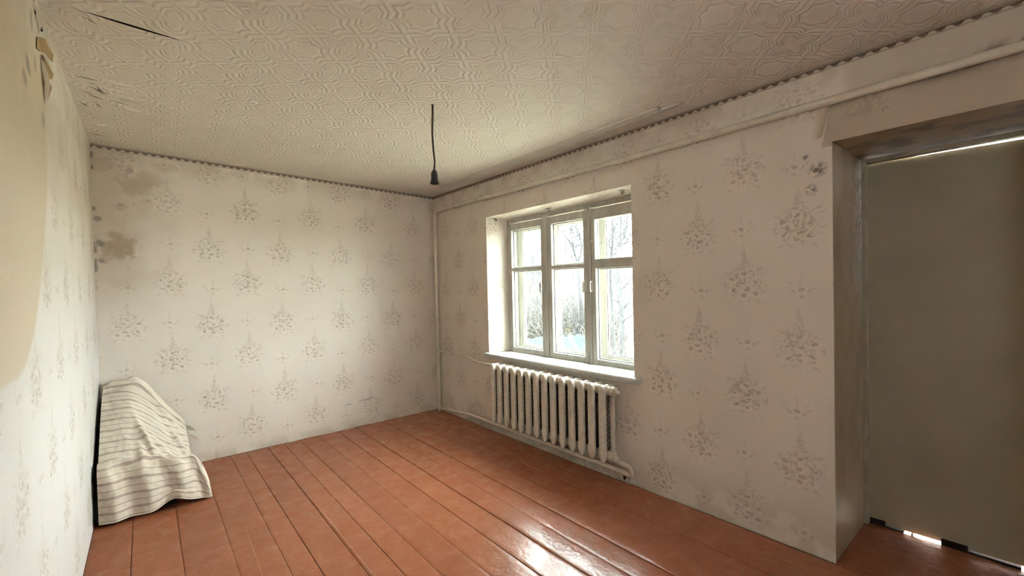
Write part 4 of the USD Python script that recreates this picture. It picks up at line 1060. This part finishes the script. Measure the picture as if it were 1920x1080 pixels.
def shrub(label, az, d, h, w, seed, n=70, leaf=False, mat=None, group=None):
    rg = np.random.default_rng(seed)
    x, y = hv(az, d)
    t = thing("shrub", label, "shrub", (x, y, GZ - .05), group)
    tw = []
    for k in range(n):
        a = rg.uniform(0, 2 * math.pi); ra = w * .35 * math.sqrt(rg.random())
        s0 = (ra * math.cos(a), ra * math.sin(a), 0)
        dr = np.array([math.cos(a) * rg.uniform(0, .7), math.sin(a) * rg.uniform(0, .7), 1.0]); dr /= np.linalg.norm(dr)
        out = []
        branches(rg, s0, dr, h * rg.uniform(.6, 1.0), .011, 2, out, .6, .05, 4, (2, 4))
        tw += [tube(p, np.maximum(q, .0055), 3, False) for p, q, k2 in out]
    tag(obj("stems", cat(*tw), mat or M_twig2, t), kind="stuff")
    if leaf:
        lv = []
        for k in range(900):
            c = np.array([rg.normal() * w * .28, rg.normal() * w * .28, h * rg.uniform(.35, 1.05)])
            u = rg.normal(size=3); u /= np.linalg.norm(u); v = np.cross(u, rg.normal(size=3)); v /= np.linalg.norm(v)
            s = rg.uniform(.03, .055)
            lv.append((np.array([c - u * s, c + v * s * .5, c + u * s, c - v * s * .5]), np.array([[0, 1, 2], [0, 2, 3]])))
        tag(obj("leaves", cat(*lv), M_leaf, t), kind="stuff")
sh = [("yellow-leaved shrub beyond the left casement", 48.4, 12.5, 1.9, 1.8, 1, True, None), ("tangled leafless shrub at the left edge of the left casement", 50.8, 13.5, 2.6, 2.2, 2, False, None),
      ("tangled pale shrub behind the fence at the middle casement, left one", 45.0, 12.0, 2.3, 2.0, 3, False, None), ("tangled pale shrub behind the fence at the middle casement, right one", 42.6, 12.4, 2.5, 2.0, 4, False, M_twig),
      ("thin shrub with a few yellow leaves behind the middle casement's right edge", 40.6, 11.8, 2.2, 1.8, 5, True, M_twig), ("low tangled brush under the forked tree", 37.9, 8.3, 1.15, 1.8, 6, False, M_twig),
      ("low tangled brush right of the forked tree", 35.6, 8.6, 1.5, 1.7, 7, False, M_twig2), ("tall leafless shrub far behind the left casement", 46.6, 18.0, 3.4, 3.2, 8, False, M_twig2),
      ("tall leafless shrub far behind the middle casement", 43.3, 19.0, 3.5, 3.4, 9, False, M_twig2), ("tall leafless shrub far behind the right casement", 38.8, 17.0, 3.3, 3.2, 10, False, M_twig2),
      ("tall leafless shrub far off at the left edge of the view", 50.2, 20.0, 3.4, 3.4, 11, False, M_twig2), ("tall leafless shrub far off at the right edge of the view", 35.5, 16.0, 3.4, 3.0, 12, False, M_twig2)]
for lab, az, d, h, w, sd, lf, mt in sh:
    shrub(lab, az, d, h * (.56 if d < 15 else (.80 if az < 46 else .48)), w, sd, 60, lf, mt)

fence = thing("fence", "low teal board fence across the yard outside", "fence", (*hv(45, 10.2), GZ))
fo = np.array((*hv(45, 10.2), GZ))
A, B = np.array(hv(52.5, 9.5)), np.array(hv(39.6, 10.6))
nb = 34
rng = np.random.default_rng(5)
dv = (B - A) / nb; un = dv / np.linalg.norm(dv); pn = np.array([-un[1], un[0]])
for k in range(nb):
    a, b = A + dv * (k + .03), A + dv * (k + .97)
    top = .25 + rng.uniform(-.02, .02)
    pts_ = [(*(q + pn * o), z) for q in (a, b) for o in (-.01, .01) for z in (GZ - .05, top)]
    obj("board", hull(np.array(pts_) - fo), M_teal, fence)
for z in (GZ + .3, .02):
    obj("fence_rail", hull(np.array([(*(q + pn * o), zz) for q in (A, B) for o in (.012, .05) for zz in (z, z + .06)]) - fo), M_teal, fence)

house = thing("house", "distant pale house with a bluish roof seen through the left casement", "house", (*hv(49.5, 42), GZ))
ca, sa = math.cos(math.radians(49.5)), math.sin(math.radians(49.5))
def hp(u, v, z): return (u * -sa + v * ca, u * ca + v * sa, z)
obj("wall", hull([hp(u, v, z) for u in (-2.3, 5.5) for v in (0, 6) for z in (0, 3.9)]), M_hwall, house)
obj("roof", hull([hp(u, v, z) for u in (-2.7, 5.9) for v, z in ((-.5, 3.7), (6.5, 3.7), (3, 5.15))] + [hp(u, v, z) for u in (-2.7, 5.9) for v, z in ((-.5, 3.85), (6.5, 3.85), (3, 5.3))]), M_roof, house)
obj("chimney", hull([hp(u, v, z) for u in (2.0, 2.6) for v in (2.2, 2.8) for z in (4.2, 5.9)]), M_hwall, house)
for u in (-1.4, .6, 2.6):
    w_ = obj("house_window", hull([hp(a, v, z) for a in (u, u + .9) for v in (-.03, .02) for z in (1.3, 2.7)]), M_white, house)
    obj("house_pane", hull([hp(a, v, z) for a in (u + .1, u + .8) for v in (-.05, -.028) for z in (1.4, 2.6)]), M_dark, w_)
